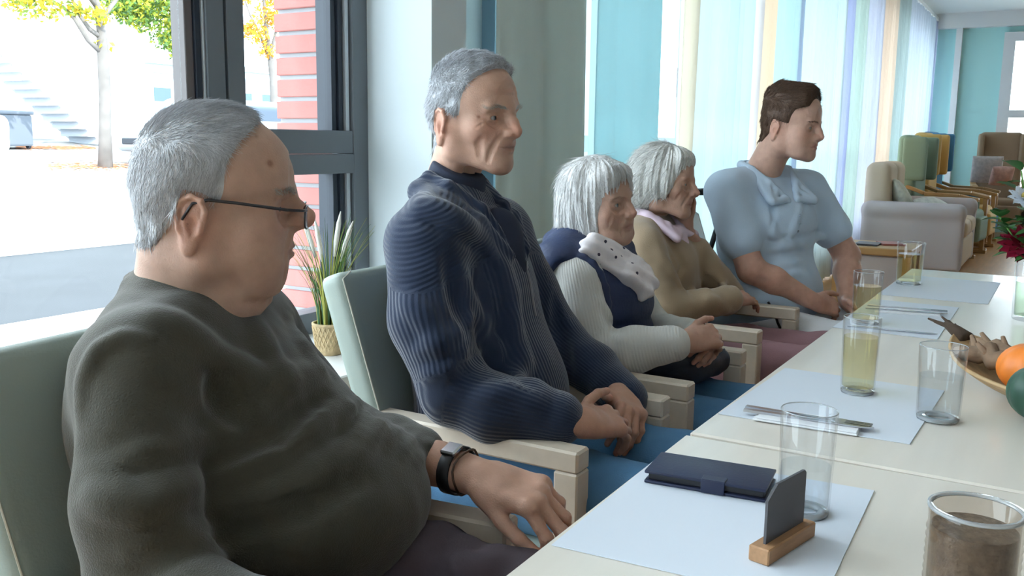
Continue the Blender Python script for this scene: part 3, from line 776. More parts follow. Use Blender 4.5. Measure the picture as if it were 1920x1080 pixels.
mlot = mat('cobbled_lot', (0.24, 0.25, 0.26), rough=0.95, var=0.5, vscale=2.2, stretch=(0.35, 1.2, 1))
strip('ground_lot', 10.3, 60.0, mlot, 10)
def ray_ground(px, py):
    """where the line of sight meets the rising yard"""
    d = _fw+_r2*((px-960)/CAM_F)-_u2*((py-540)/CAM_F); t = 3.0
    while t < 90:
        if CAM_H+d.z*t < gz(d.y*t): break
        t += 0.05
    return Vector((d.x*t, d.y*t, gz(d.y*t)))
# white house far across the yard
YB = 23.5
bh = empty('white_house', (14.0, YB, gz(YB)), 0, 'big white rendered house with an outside stair across the yard', 'building')
MB().bb((-12, 0, -0.5), (XB+7.6, 8, 10)).build('wall', mat('white_render', (0.85, 0.85, 0.84), rough=0.9), bh)
MB().bb((-12, -0.2, 10), (XB+7.8, 8.2, 10.3)).build('roof', mat('roof_grey', (0.3, 0.3, 0.3)), bh)
# outside stair
s0 = ray_ground(172, 276); y_st = 22.2
st = empty('outside_stair', (float(PX(172, 276, Y=y_st)[0]), y_st, gz(y_st)), 0, 'pale metal outside stair with handrails climbing the white house', 'stair')
M_step = mat('stair_grey', (0.38, 0.42, 0.47), rough=0.7); M_rail = mat('rail_white', (0.70, 0.72, 0.75), rough=0.5)
sx, sz = -0.235, 0.19
step = MB().bb((-0.15, -0.55, -0.03), (0.13, 0.55, 0.0)).bb((-0.15, -0.55, -0.19), (-0.13, 0.55, -0.03)).mesh('step')
for i in range(16): link('step', step, M_step, st, ((i+0.5)*sx, 0, (i+1)*sz))
for y in (-0.6, 0.6):
    MB().bar((0.1, y, 0.0), (16*sx+0.1, y, 16*sz), 0.05, 0.24).build('stringer', M_rail, st)
    MB().bar((0.0, y, 0.95), (16*sx, y, 16*sz+0.95), 0.05, 0.06).build('handrail', M_rail, st)
    for i in range(0, 17, 2): MB().bar((i*sx, y, i*sz), (i*sx, y, i*sz+0.95), 0.03, 0.03).build('baluster', M_rail, st)
# low container building with windows
yc = 27.0; xc0 = float(PX(266, 200, Y=yc)[0])
cb = empty('container_building', (xc0, yc, gz(yc)), 0, 'low pale blue prefab building with windows and a roof pipe', 'building')
ch = float(PX(300, 120, Y=yc)[2])-gz(yc)
M_cont = mat('pale_blue_panel', (0.42, 0.52, 0.60), rough=0.8, var=0.05)
MB().bb((0, 0, -0.3), (30, 6, ch)).build('wall', M_cont, cb); MB().bb((-0.1, -0.12, ch), (30, 6.1, ch+0.18)).build('roof', mat('pale_roof', (0.5, 0.55, 0.6)), cb)
MB().tube([(0.2, -0.2, ch-0.28), (30, -0.2, ch-0.28)], 0.06, 8).build('pipe', mat('pipe_blue', (0.30, 0.42, 0.58)), cb)
zt = float(PX(300, 160, Y=yc)[2])-gz(yc)
for i in range(13):
    wx = 0.4+i*1.25; f = MB().bb((wx, -0.05, 0.9), (wx+0.85, 0.0, zt)).build('window', M_wf, cb); MB().bb((wx+0.07, -0.06, 0.98), (wx+0.78, -0.051, zt-0.08)).build('pane', mat('dull_pane', (0.05, 0.09, 0.14), rough=0.15), f)
# trees
def leaf_cloud(name, blobs, n, size, cols, parent, seed):
    rs = np.random.RandomState(seed); w_ = np.array([b[1]**2 for b in blobs]); idx = rs.choice(len(blobs), n, p=w_/w_.sum())
    c = np.array([b[0] for b in blobs])[idx]; r = np.array([b[1] for b in blobs])[idx]; v = rs.normal(size=(n, 3)); v /= np.linalg.norm(v, axis=1, keepdims=True)
    p = c+v*(r*rs.rand(n)**0.45)[:, None]*np.array([1, 1, 0.75]); a = rs.normal(size=(n, 3)); a /= np.linalg.norm(a, axis=1, keepdims=True); b = np.cross(a, rs.normal(size=(n, 3))); b /= np.linalg.norm(b, axis=1, keepdims=True)
    s = size*(0.6+0.8*rs.rand(n, 1)); nn = np.cross(a, b)*0.25
    V = np.stack([p-a*s, p+b*s*0.5+nn*s, p+a*s, p-b*s*0.5+nn*s], 1).reshape(-1, 3); Q = np.arange(4*n).reshape(-1, 4)
    C = np.repeat(np.array(cols)[rs.randint(len(cols), size=n)], 4, 0)*(0.8+0.4*rs.rand(n, 1)).repeat(4, 0)
    o = link(name, np_mesh(name, V, Q, {'col': C}, False), mat('autumn_leaves', (0.5, 0.4, 0.1), rough=0.7, attr='col', translucent=0.4), parent); o['kind'] = 'stuff'; return o
M_bark = mat('grey_bark', (0.14, 0.13, 0.125), rough=0.95, bump=0.5, bscale=12.0, var=0.25, vscale=4.0)
def W(px, py, Y): return Vector([float(a) for a in PX(px, py, Y=Y)])
b0 = ray_ground(197, 314); ty = b0.y
t1 = empty('autumn_tree', b0, 0, 'slim tree with yellow-green leaves and a forked trunk in the yard', 'tree')
def rel(ps): return [p-b0 for p in ps]
tk = MB().tube(rel([b0-Vector((0, 0, 0.2)), W(197, 250, ty), W(197, 180, ty), W(193, 100, ty), W(190, 60, ty), W(184, 20, ty), W(170, -40, ty), W(160, -140, ty)]), [0.16, 0.125, 0.12, 0.115, 0.095, 0.07, 0.05, 0.02], 10).build('trunk', M_bark, t1, smooth=True)
for br in ([(192, 100), (165, 75), (140, 35), (118, 12), (90, 4), (60, -20)], [(190, 70), (168, 55), (150, 30), (135, 0), (120, -60)], [(187, 40), (210, 10), (240, -30), (270, -70)], [(180, 10), (150, -30), (100, -60)]):
    MB().tube(rel([W(x, y, ty+(0.3 if i > 2 else 0)) for i, (x, y) in enumerate(br)]), [0.06*(1-0.75*i/(len(br)-1)) for i in range(len(br))], 7).build('branch', M_bark, t1, smooth=True)
cg = [(0.52, 0.42, 0.03), (0.36, 0.42, 0.05), (0.62, 0.40, 0.03), (0.20, 0.30, 0.06)]
leaf_cloud('foliage', [(np.array(W(x, y, ty+o)-b0), r) for x, y, o, r in [(60, 0, 0.2, 0.55), (95, 18, 0, 0.28), (130, 12, 0, 0.25), (180, 30, -0.2, 0.30), (200, 85, 0, 0.14), (185, 82, 0, 0.14), (40, -60, 0, 1.0), (120, -90, 0, 1.0), (190, -60, 0.5, 0.9), (150, 20, 0, 0.22)]], 3200, 0.065, cg, t1, 1)
# denser tree behind it to the right
yt = ty+3.6; b1 = Vector((W(352, 280, yt).x, yt, gz(yt)))
t2 = empty('green_tree', b1, 0, 'dense green and yellow tree whose crown hangs over the prefab building', 'tree')
MB().tube([(0, 0, -0.2), (0.05, 0, 2.5), (0.0, 0, 5.5)], [0.16, 0.13, 0.06], 8).build('trunk', M_bark, t2, smooth=True)
leaf_cloud('foliage', [(np.array(W(x, y, yt+o)-b1), r) for x, y, o, r in [(240, 0, 0, 0.8), (290, 20, 0, 0.85), (330, 40, 0.3, 0.75), (340, 85, 0, 0.45), (310, 75, 0, 0.4), (260, 30, 0, 0.45), (225, 12, 0, 0.4), (335, 100, 0, 0.3), (300, -70, 0, 1.5), (350, -20, 0, 1.0)]], 9000, 0.065, [(0.30, 0.40, 0.05), (0.14, 0.26, 0.06), (0.45, 0.45, 0.05), (0.10, 0.20, 0.07)], t2, 2)
yo = ty+1.0; b2 = Vector((W(514, 260, yo).x, yo, gz(yo)))
t3 = empty('orange_tree', b2, 0, 'small tree with orange autumn leaves beside the brick reveal', 'tree')
MB().tube([Vector((0, 0, -0.2))]+[W(x, y, yo)-b2 for x, y in ((514, 200), (512, 150), (508, 115), (500, 60), (495, 0), (490, -50))], [0.12, 0.10, 0.09, 0.085, 0.06, 0.04, 0.02], 8).build('trunk', M_bark, t3, smooth=True)
for br in ([(508, 118), (490, 70), (470, 30), (455, -10)], [(507, 100), (520, 50), (540, 0)]):
    MB().tube([W(x, y, yo)-b2 for x, y in br], [0.05, 0.04, 0.03, 0.015][:len(br)], 6).build('branch', M_bark, t3, smooth=True)
leaf_cloud('foliage', [(np.array(W(x, y, yo+o)-b2), r) for x, y, o, r in [(480, 60, 0, 0.42), (505, 30, 0, 0.45), (500, 95, 0, 0.25), (465, 55, 0, 0.22), (520, -20, 0, 0.7), (460, -20, 0, 0.5), (540, 40, 0, 0.5)]], 2600, 0.055, [(0.70, 0.34, 0.03), (0.62, 0.42, 0.05), (0.74, 0.26, 0.03), (0.36, 0.36, 0.08)], t3, 3)
# tree seen through the gap between the curtains
yq = 16.0; b3 = Vector((W(1108, 300, yq).x, yq, gz(yq)))
t4 = empty('roadside_tree', b3, 0, 'yellow autumn tree seen through the gap between two curtains', 'tree')
MB().tube([(0, 0, -0.2), (0.05, 0.0, 2.0), (0, 0, 4.0)], [0.14, 0.11, 0.05], 8).build('trunk', M_bark, t4, smooth=True)
leaf_cloud('foliage', [(np.array(W(x, y, yq)-b3), r) for x, y, r in [(1108, 110, 0.9), (1100, 180, 0.8), (1118, 160, 0.6), (1108, 60, 0.7)]], 1500, 0.10, [(0.60, 0.45, 0.05), (0.40, 0.40, 0.10), (0.62, 0.30, 0.05)], t4, 4)
# wheelie bin
yb = 21.0; bx = W(20, 262, yb)
wb = empty('waste_bin', (bx.x, yb, gz(yb)), 0, 'dark grey waste container with a lid under the outside stair', 'bin')
MB().box((0, 0, 0.42), (0.75, 0.6, 0.72), None, 0.05, 2).build('bin_body', mat('bin_grey', (0.10, 0.12, 0.15), rough=0.6), wb); MB().box((0, 0, 0.82), (0.82, 0.66, 0.09), None, 0.03, 2).build('lid', mat('bin_grey', (0.10, 0.12, 0.15)), wb)
for a in (-0.3, 0.3): MB().lathe([(0, -0.03), (0.07, -0.03), (0.07, 0.03), (0, 0.03)], 12, (a, -0.2, 0.07), R=Matrix.Rotation(PI/2, 3, 'Y')).build('wheel', M_frame_d, wb)
# cars
def make_car(loc, rz, label, col, nm):
    o = empty('parked_car', loc, rz, label, 'car')
    F = Field((-2.3, -1.0, 0.1), (2.3, 1.0, 1.75), 0.035)
    F.box((0, 0, 0.66), (2.15, 0.86, 0.34), 0.16); F.box((-0.25, 0, 1.12), (1.35, 0.76, 0.40), 0.28, k=0.12); F.box((1.5, 0, 0.82), (0.62, 0.80, 0.16), 0.12, k=0.1)
    for x in (-1.35, 1.38):
        for y in (-0.9, 0.9): F.cap((x, y-0.25, 0.36), (x, y+0.25, 0.36), 0.39, k=0.02, mode='s')
    V, Q = F.mesh(1); link('body', np_mesh('body', V, Q), mat(nm, col, rough=0.25, coat=0.6), o)
    dk = mat('car_glass', (0.03, 0.05, 0.08), rough=0.08)
    G = Field((-1.7, -0.9, 0.9), (1.3, 0.9, 1.6), 0.03); G.box((-0.25, 0, 1.16), (1.28, 0.775, 0.27), 0.16); V, Q = G.mesh(1); link('window', np_mesh('window', V, Q), dk, o)
    for x in (-1.35, 1.38):
        for y in (-0.78, 0.78):
            w_ = MB().lathe([(0.0, -0.1), (0.30, -0.1), (0.335, -0.07), (0.335, 0.07), (0.30, 0.1), (0, 0.1)], 24, (x, y, 0.335), R=Matrix.Rotation(PI/2, 3, 'X')).build('wheel', mat('tyre', (0.02, 0.02, 0.02), rough=0.8), o, smooth=True, sharp=40)
            MB().lathe([(0.0, -0.108), (0.2, -0.108), (0.21, -0.095), (0.21, 0.095), (0.2, 0.108), (0, 0.108)], 20, (x, y, 0.335), R=Matrix.Rotation(PI/2, 3, 'X')).build('hub', mat('hub_silver', (0.55, 0.56, 0.58), rough=0.3, metal=0.7), w_)
    for y in (-0.62, 0.62): MB().ball((2.08, y, 0.78), (0.10, 0.17, 0.09), 12, 8).build('headlight', mat('headlight', (0.75, 0.8, 0.85), rough=0.1), o, smooth=True)
    MB().box((2.14, 0, 0.55), (0.06, 1.1, 0.14), None, 0.02).build('grille', M_frame_d, o)
    return o
cp = ray_ground(8, 326)
cs = math.sin(math.radians(0))
make_car((cp.x-2.15, cp.y+0.5, gz(cp.y+0.5)), math.radians(0), 'white car nosing in beside the outside stair', (0.72, 0.73, 0.75), 'car_white_body')
yq2 = 17.2; c2 = W(258, 300, yq2); make_car((c2.x+2.2, yq2, gz(yq2)), math.radians(180), 'pale blue car parked in front of the prefab building', (0.34, 0.44, 0.54), 'car_blue')
# fallen leaves along the house and under the tree
rs = np.random.RandomState(9); n = 1500; px_ = np.concatenate([rs.uniform(30, 180, 700), rs.uniform(90, 330, 800)]); py_ = np.concatenate([rs.normal(277.5, 1.8, 700), rs.normal(312, 4, 800)])
Vl = []
for a, b in zip(px_, py_):
    p = ray_ground(a, max(b, 273)); s = rs.uniform(0.03, 0.075); t = rs.uniform(0, 6.3); c_, s_ = math.cos(t)*s, math.sin(t)*s
    for dx, dy in ((c_, s_), (-s_*0.6, c_*0.6), (-c_, -s_), (s_*0.6, -c_*0.6)): Vl.append((p.x+dx, p.y+dy, gz(p.y+dy)+0.012))
lo = link('fallen_leaves', np_mesh('fallen_leaves', np.array(Vl), np.arange(len(Vl)).reshape(-1, 4), None, False), mat('fallen_leaf', (0.42, 0.17, 0.07), rough=0.8, var=0.3, vscale=8.0)); tag(lo, 'orange fallen leaves strewn over the yard', 'leaves', kind='stuff')

# ------------------------------------------------------------------ tables and chairs
M_beech = mat('pale_beech', (0.62, 0.53, 0.43), rough=0.42, var=0.07, vscale=3.0, stretch=(1, 10, 10))
M_top = mat('beech_laminate', (0.76, 0.70, 0.62), rough=0.28, var=0.05, vscale=2.5, stretch=(1, 9, 1), coat=0.15)
def table(x0, x1, y0, y1, skew, label):
    o = empty('dining_table', ((x0+x1)/2, (y0+y1)/2, 0), skew, label, 'table'); hx, hy = (x1-x0)/2, (y1-y0)/2
    MB().bb((-hx+0.001, -hy, 0.712), (hx-0.001, hy, 0.740), 0.003).build('tabletop', M_top, o)
    for sx in (-1, 1):
        for sy in (-1, 1): MB().bb((sx*(hx-0.07)-0.03, sy*(hy-0.12)-0.03, 0), (sx*(hx-0.07)+0.03, sy*(hy-0.12)+0.03, 0.65), 0.004).build('leg', M_beech, o)
    for sy in (-1, 1): MB().bb((-hx+0.08, sy*(hy-0.12)-0.011, 0.65), (hx-0.08, sy*(hy-0.12)+0.011, 0.712)).build('rail', M_beech, o)
    for sx in (-1, 1): MB().bb((sx*(hx-0.07)-0.011, -hy+0.12, 0.65), (sx*(hx-0.07)+0.011, hy-0.12, 0.712)).build('rail', M_beech, o)
    return o
table(-0.55, 1.312, -0.44, 0.452, math.radians(0.55), 'pale beech table carrying the phone case and wooden card holder')
table(1.318, 3.605, -0.44, 0.452, math.radians(-0.35), 'pale beech table carrying the flower vase and wooden bowl')

M_green = mat('sage_leatherette', (0.30, 0.35, 0.31), rough=0.5, spec=0.4, bump=0.1, bscale=300.0)
M_seam = mat('pale_stitching', (0.55, 0.53, 0.44), rough=0.8)
def armchair(x0, x1, label, yf=0.65, dy=0.0, arms=True, grp=None):
    """upholstered armchair with pale square wooden arms, facing the table"""
    w_ = x1-x0; o = empty('armchair', ((x0+x1)/2, yf+0.30+dy, 0), 0, label, 'chair', grp); h = w_/2; aw = 0.046
    y0 = -0.30; yb = 0.20                       # front of the arms, foot of the backrest
    def back(u, v, t):                          # leaning pad
        return None
    lean = Matrix.Rotation(math.radians(-19), 3, 'X')
    bk = MB(); bk.box((0, 0.162, 0.685), (w_-0.012, 0.062, 0.50), lean, 0.022, 3); bk.build('backrest', M_green, o, smooth=True, sharp=50)
    for s in (-1, 1):
        c = Vector((s*(h-0.012), 0.162, 0.685)); a = c+lean @ Vector((0, -0.029, -0.24)); b = c+lean @ Vector((0, -0.029, 0.235)); e = c+lean @ Vector((-s*0.03, -0.026, 0.247))
        MB().tube([a, b, e], 0.0016, 5).build('seam', M_seam, o)
    MB().bb((-h+0.05, -0.27, 0.385), (h-0.05, 0.17, 0.465), 0.022, 3).build('seat', M_green, o, smooth=True, sharp=50)
    for s in (-1, 1):
        x = s*(h-aw/2)
        if arms:
            MB().bb((x-aw/2, y0, 0.632), (x+aw/2, 0.165, 0.67), 0.004).build('armrest', M_beech, o)
            MB().bb((x-aw/2, y0, 0.0), (x+aw/2, y0+0.045, 0.632), 0.003).build('leg', M_beech, o)
        else:
            MB().bb((x-aw/2, y0, 0.0), (x+aw/2, y0+0.045, 0.385), 0.003).build('leg', M_beech, o)
        MB().bar((x, 0.20, 0.0), (x, 0.135, 0.50), aw*0.8, 0.045, 0.003).build('leg', M_beech, o)
        MB().bb((x-aw/2+0.006, y0+0.04, 0.335), (x+aw/2-0.006, 0.15, 0.385), 0.003).build('rail', M_beech, o)
    MB().bb((-h+aw, y0+0.01, 0.335), (h-aw, y0+0.035, 0.385), 0.002).build('rail', M_beech, o)
    return o
c1 = armchair(0.600, 1.045, 'sage armchair under the bespectacled man in olive', 0.585)
c1.rotation_euler.z = math.radians(7); c1.location.x -= 0.03; c1.location.y -= 0.01
armchair(1.318, 1.742, 'sage armchair under the man in the navy sweater', 0.648)
armchair(1.835, 2.262, 'sage armchair under the woman in the dotted scarf', 0.645)
armchair(2.485, 2.952, 'sage armchair under the woman leaning on her hand', 0.68)
armchair(2.97, 3.37, 'sage chair without arms under the young man', 0.66, arms=False)

# ------------------------------------------------------------------ things on the table
TZ = 0.7405
M_paper = mat('white_placemat', (0.68, 0.73, 0.81), rough=0.7)
def sheet(name, pts, label, cat, m, t=0.0012, z=TZ, grp=None):
    c = Vector((sum(p[0] for p in pts)/len(pts), sum(p[1] for p in pts)/len(pts), z)); mb = MB()
    mb.prism([(p[0]-c.x, p[1]-c.y) for p in pts], 0, t); o = mb.build(name, m, None, c); return tag(o, label, cat, grp)
sheet('placemat', [(0.85, 0.447), (1.198, 0.456), (1.215, 0.172), (0.868, 0.163)], 'white paper placemat under the dark phone case', 'placemat', M_paper)
sheet('placemat', [(1.437, 0.452), (1.815, 0.440), (1.805, 0.150), (1.443, 0.160)], 'white paper placemat with the yellow drink by the folded napkin', 'placemat', M_paper)
sheet('placemat', [(2.30, 0.450), (2.80, 0.440), (2.79, 0.215), (2.29, 0.215)], 'white paper placemat with cutlery near the young man\'s hands', 'placemat', M_paper)
sheet('placemat', [(2.90, 0.446), (3.40, 0.436), (3.39, 0.145), (2.90, 0.150)], 'white paper placemat at the far end of the table', 'placemat', M_paper)
MZ = TZ+0.0012
M_nap = mat('white_napkin', (0.82, 0.83, 0.86), rough=0.85); M_steel = mat('cutlery_steel', (0.55, 0.56, 0.60), rough=0.18, metal=1.0)
def napkin(c, rz, label, L=0.16, Wd=0.07):
    o = empty('napkin', (c[0], c[1], MZ), rz, label, 'napkin')
    MB().box((0, 0, 0.0015), (L, Wd, 0.003), None, 0.001).build('bottom_fold', M_nap, o); MB().box((0.002, -0.002, 0.0045), (L-0.006, Wd-0.008, 0.003), None, 0.001).build('top_fold', M_nap, o)
    return o
def knife(c, rz, label, z):
    o = empty('knife', (c[0], c[1], z), rz, label, 'cutlery')
    MB().prism([(-0.10, -0.005), (-0.02, -0.006), (-0.02, 0.006), (-0.10, 0.005)], 0, 0.004).build('handle', M_steel, o); MB().prism([(-0.02, -0.006), (0.08, -0.008), (0.10, 0.0), (0.09, 0.006), (-0.02, 0.006)], 0.0008, 0.0028).build('blade', M_steel, o); return o
def fork(c, rz, label, z):
    o = empty('fork', (c[0], c[1], z), rz, label, 'cutlery')
    MB().prism([(-0.10, -0.006), (0.03, -0.003), (0.045, -0.011), (0.058, -0.011), (0.058, 0.011), (0.045, 0.011), (0.03, 0.003), (-0.10, 0.006)], 0, 0.003).build('handle', M_steel, o)
    for k in range(4): MB().bb((0.058, -0.0105+k*0.006, 0.0005), (0.098, -0.0075+k*0.006, 0.0028)).build('tine', M_steel, o)
    return o
napkin((1.468, 0.315), math.radians(-88), 'folded white napkin beside the tall empty water glass')
knife((1.462, 0.315), math.radians(-86), 'table knife lying on the napkin beside the water glass', MZ+0.006); fork((1.478, 0.318), math.radians(-90), 'table fork lying on the napkin beside the water glass', MZ+0.006)
napkin((2.62, 0.325), math.radians(-80), 'folded white napkin below the young man\'s hands')
knife((2.60, 0.325), math.radians(-80), 'table knife on the napkin below the young man\'s hands', MZ+0.006); fork((2.645, 0.328), math.radians(-84), 'table fork on the napkin below the young man\'s hands', MZ+0.006)
knife((2.335, 0.32), math.radians(-84), 'table knife lying bare on the far placemat', MZ)
# glasses
M_glass = glass_mat('drinking_glass', (0.985, 0.99, 0.995), ior=1.45)
def liquid_mat(name, col):
    if name in MATS: return MATS[name]
    m = glass_mat(name, col, ior=1.2); return m
def tumbler(c, r, h, label, liquid=None, level=0.5, taper=0.9, foot=0.012, group=None, z=MZ):
    o = empty('drinking_glass', (c[0], c[1], z), 0, label, 'glass', group); rb = r*taper; t = 0.0016
    MB().lathe([(0, 0), (rb*0.96, 0), (rb, 0.003), (r, h-0.001), (r-t*0.5, h), (r-t, h-0.001), (rb-t, foot), (0, foot-0.001)], 40).build('glass_wall', M_glass, o, smooth=True, sharp=50)
    MB().lathe([(r-t*0.9, h-0.0006), (r+0.0001, h-0.0006), (r-t*0.4, h+0.0006)], 40, close=True).build('rim', mat('glass_edge', (0.85, 0.89, 0.93), rough=0.08, trans=0.7), o, smooth=True)
    MB().lathe([(rb*0.55, 0.0004), (rb*0.97, 0.0004), (rb*0.98, 0.005), (rb*0.6, 0.006)], 40, close=True).build('foot', mat('glass_edge', (0.75, 0.80, 0.86)), o, smooth=True)
    if liquid:
        L = foot+(h-foot)*level; q = lambda zz: rb-t*1.6+(r-rb)*(zz/h)
        MB().lathe([(0, foot+0.0006), (q(foot), foot+0.0006), (q(L), L), (0, L-0.0005)], 40).build('drink', liquid, o, smooth=True, sharp=50)
    return o
M_water = liquid_mat('water', (0.95, 0.97, 0.98)); M_juice = liquid_mat('yellow_drink', (0.97, 0.935, 0.74))
tumbler((1.092, 0.233), 0.033, 0.128, 'tall clear glass with a little water behind the card holder', M_water, 0.42)
tumbler((1.704, 0.283), 0.0325, 0.138, 'tall glass of yellow drink on the placemat with the folded napkin', M_juice, 0.72)
tumbler((2.40, 0.392), 0.036, 0.130, 'tall glass of yellow drink at the table edge near the young man', M_juice, 0.70)
tumbler((1.605, 0.140), 0.0365, 0.122, 'clear glass half full of water near the wooden bowl', M_water, 0.55)
tumbler((3.179, 0.397), 0.042, 0.134, 'tall glass of yellow drink at the far table end', M_juice, 0.70)
# ridged candle jar
j = empty('candle_jar', (0.951, 0.042, TZ), 0, 'ridged glass jar wrapped in brownish stripes in front of the card holder', 'jar'); pr = [(0, 0), (0.0405, 0)]
for i in range(9): z = 0.006+i*0.0085; pr += [(0.0428, z), (0.0412, z+0.0045)]
pr += [(0.0415, 0.088), (0.0425, 0.096), (0.041, 0.0975), (0.0395, 0.096), (0.039, 0.012), (0, 0.010)]
MB().lathe(pr, 48).build('glass_wall', glass_mat('jar_glass', (0.86, 0.82, 0.78)), j, smooth=True)
MB().lathe([(0, 0.0105), (0.0383, 0.0105), (0.0385, 0.078), (0.030, 0.0785), (0.0, 0.076)], 40).build('filling', mat('brown_granules', (0.20, 0.15, 0.11), rough=0.7, bump=0.8, bscale=220.0, var=0.4, vscale=120.0), j, smooth=True, sharp=40)
MB().lathe([(0.0385, 0.0955), (0.0432, 0.0955), (0.0432, 0.0985), (0.0385, 0.0985)], 48, close=True).build('rim', mat('glass_edge', (0.75, 0.80, 0.86)), j, smooth=True)
# phone case
ph = empty('phone_case', (1.128, 0.361, MZ), math.radians(-84), 'dark blue folding phone case lying closed on the placemat', 'phone case'); M_ph = mat('navy_leather', (0.018, 0.024, 0.060), rough=0.42, spec=0.5, bump=0.08, bscale=250.0)
MB().box((0, 0, 0.0022), (0.155, 0.082, 0.0042), None, 0.0018, 2).build('back_cover', M_ph, ph, smooth=True, sharp=40); MB().box((0.001, 0, 0.0085), (0.148, 0.074, 0.009), None, 0.002, 2).build('phone_body', mat('black_plastic', (0.012, 0.012, 0.016), rough=0.4), ph)
MB().box((0, 0, 0.0152), (0.155, 0.082, 0.0042), None, 0.0018, 2).build('front_cover', M_ph, ph, smooth=True, sharp=40); MB().box((0.012, -0.0415, 0.0092), (0.030, 0.004, 0.017), None, 0.0015, 2).build('clasp', M_ph, ph, smooth=True, sharp=40)
MB().box((0.012, -0.034, 0.0178), (0.030, 0.018, 0.002), None, 0.0008).build('clasp_flap', M_ph, ph)
# wooden card holder
chd = empty('card_holder', (0.978, 0.228, MZ), math.radians(-13), 'small wooden block holding an upright dark grey card', 'card holder')
MB().box((0, 0, 0.009), (0.108, 0.024, 0.018), None, 0.0015).build('wooden_block', mat('warm_wood', (0.40, 0.22, 0.11), rough=0.5, var=0.15, vscale=30.0, stretch=(1, 6, 6)), chd)
MB().prism([(-0.042, 0.012), (0.044, 0.012), (0.044, 0.076), (0.040, 0.080), (-0.022, 0.080), (-0.042, 0.066)], -0.0015, 0.0015, R=Matrix.Rotation(PI/2, 3, 'X')).build('card', mat('grey_card', (0.085, 0.085, 0.095), rough=0.6), chd)
# wooden bowl shaped like a boat
tip_ = PX(1782, 612, Z=TZ+0.080); BA = math.radians(38); BX, BY = float(tip_[0])-0.30*math.cos(BA), float(tip_[1])-0.30*math.sin(BA)
bw = empty('wooden_bowl', (BX, BY, TZ), BA, 'boat-shaped wooden bowl with a dark twig end, filled with decorations', 'bowl')
def boat(u, v):
    a = 2*PI*u; r = math.sin(v*PI/2); x = 0.27*math.cos(a)*r; y = 0.105*math.sin(a)*r*(1-0.35*abs(math.cos(a))**3); return Vector((x, y, 0.006+0.040*r**2.2+0.03*(abs(x)/0.27)**3))
o = MB().grid(lambda u, v: boat(u, max(v, 0.02)), 40, 10, True).build('bowl_shell', mat('bowl_wood', (0.50, 0.33, 0.17), rough=0.5, var=0.25, vscale=14.0, stretch=(1, 5, 5)), bw, smooth=True); solidify(o, 0.006, 1)
MB().tube([(0.245, 0, 0.066), (0.275, 0.006, 0.078), (0.300, 0.012, 0.086)], [0.016, 0.012, 0.006], 8).build('stem_end', mat('dark_twig', (0.07, 0.045, 0.03), rough=0.9), bw, smooth=True)
for q in range(5): MB().tube([(0.280, 0.0, 0.078), (0.312+0.008*q, -0.018+0.010*q, 0.082+0.006*(q % 3))], [0.006, 0.002], 6).build('stem_fibre', mat('dark_twig', (0.07, 0.045, 0.03)), bw)
Rb = Matrix.Rotation(BA, 3, 'Z'); bc = Vector((BX, BY, TZ))
def inb(x, y, z): return bc+Rb @ Vector((x, y, z))
# driftwood pieces, pumpkin and gourd
def driftwood(p, rz, L, label, seed):
    rs = random.Random(seed); o = empty('driftwood', p, rz, label, 'driftwood')
    pts = [Vector((-L/2+L*i/6, rs.uniform(-0.012, 0.012), rs.uniform(-0.006, 0.010))) for i in range(7)]
    MB().tube(pts, [0.010, 0.016, 0.018, 0.020, 0.017, 0.014, 0.007], 9).build('stick', mat('weathered_wood', (0.26, 0.17, 0.11), rough=0.9, bump=0.6, bscale=60.0, var=0.35, vscale=25.0), o, smooth=True)
    for k in (2, 4): MB().tube([pts[k], pts[k]+Vector((0.03, rs.uniform(-0.03, 0.03), 0.03))], [0.009, 0.004], 7).build('knot', mat('weathered_wood', (0.26, 0.17, 0.11)), o, smooth=True)
    return o
driftwood(inb(0.16, -0.010, 0.058), math.radians(30), 0.20, 'weathered driftwood stick lying along the wooden bowl', 1); driftwood(inb(0.06, -0.055, 0.046), math.radians(24), 0.16, 'shorter knobbly driftwood piece beside the pumpkin', 2)
driftwood(inb(0.14, 0.03, 0.056), math.radians(60), 0.11, 'small driftwood piece standing off the bowl rim', 3)
def pumpkin(p, r, label, col, nm, sq=0.78):
    o = empty('pumpkin' if nm != 'gourd_green' else 'gourd', p, 0, label, 'pumpkin' if nm != 'gourd_green' else 'gourd')
    def f(u, v):
        a = 2*PI*u; b = PI*min(max(v, 0.002), 0.998); k = r*(1-0.07*(0.5+0.5*math.cos(10*a))**2); return Vector((k*math.sin(b)*math.cos(a), k*math.sin(b)*math.sin(a), r*sq*(1-math.cos(b))-0.10*r*(math.exp(-((b)/0.35)**2)*-1+math.exp(-((PI-b)/0.35)**2))))
    MB().grid(f, 60, 18, True).build('rind', mat(nm, col, rough=0.45, var=0.12, vscale=20.0), o, smooth=True)
    MB().tube([(0, 0, r*sq*1.85), (0.004, 0.002, r*sq*2.1), (0.012, 0.004, r*sq*2.3)], [0.010, 0.008, 0.007], 7).build('stalk', mat('stalk_green', (0.20, 0.20, 0.08), rough=0.8), o, smooth=True); return o
pumpkin(inb(0.02, 0.02, 0.014), 0.060, 'orange pumpkin sitting in the wooden bowl', (0.80, 0.22, 0.03), 'pumpkin_orange')
gp_ = PX(1948, 790, Z=TZ)
pumpkin((float(gp_[0]), float(gp_[1]), TZ), 0.052, 'dark green gourd on the table beside the wooden bowl', (0.03, 0.085, 0.055), 'gourd_green', 0.9)
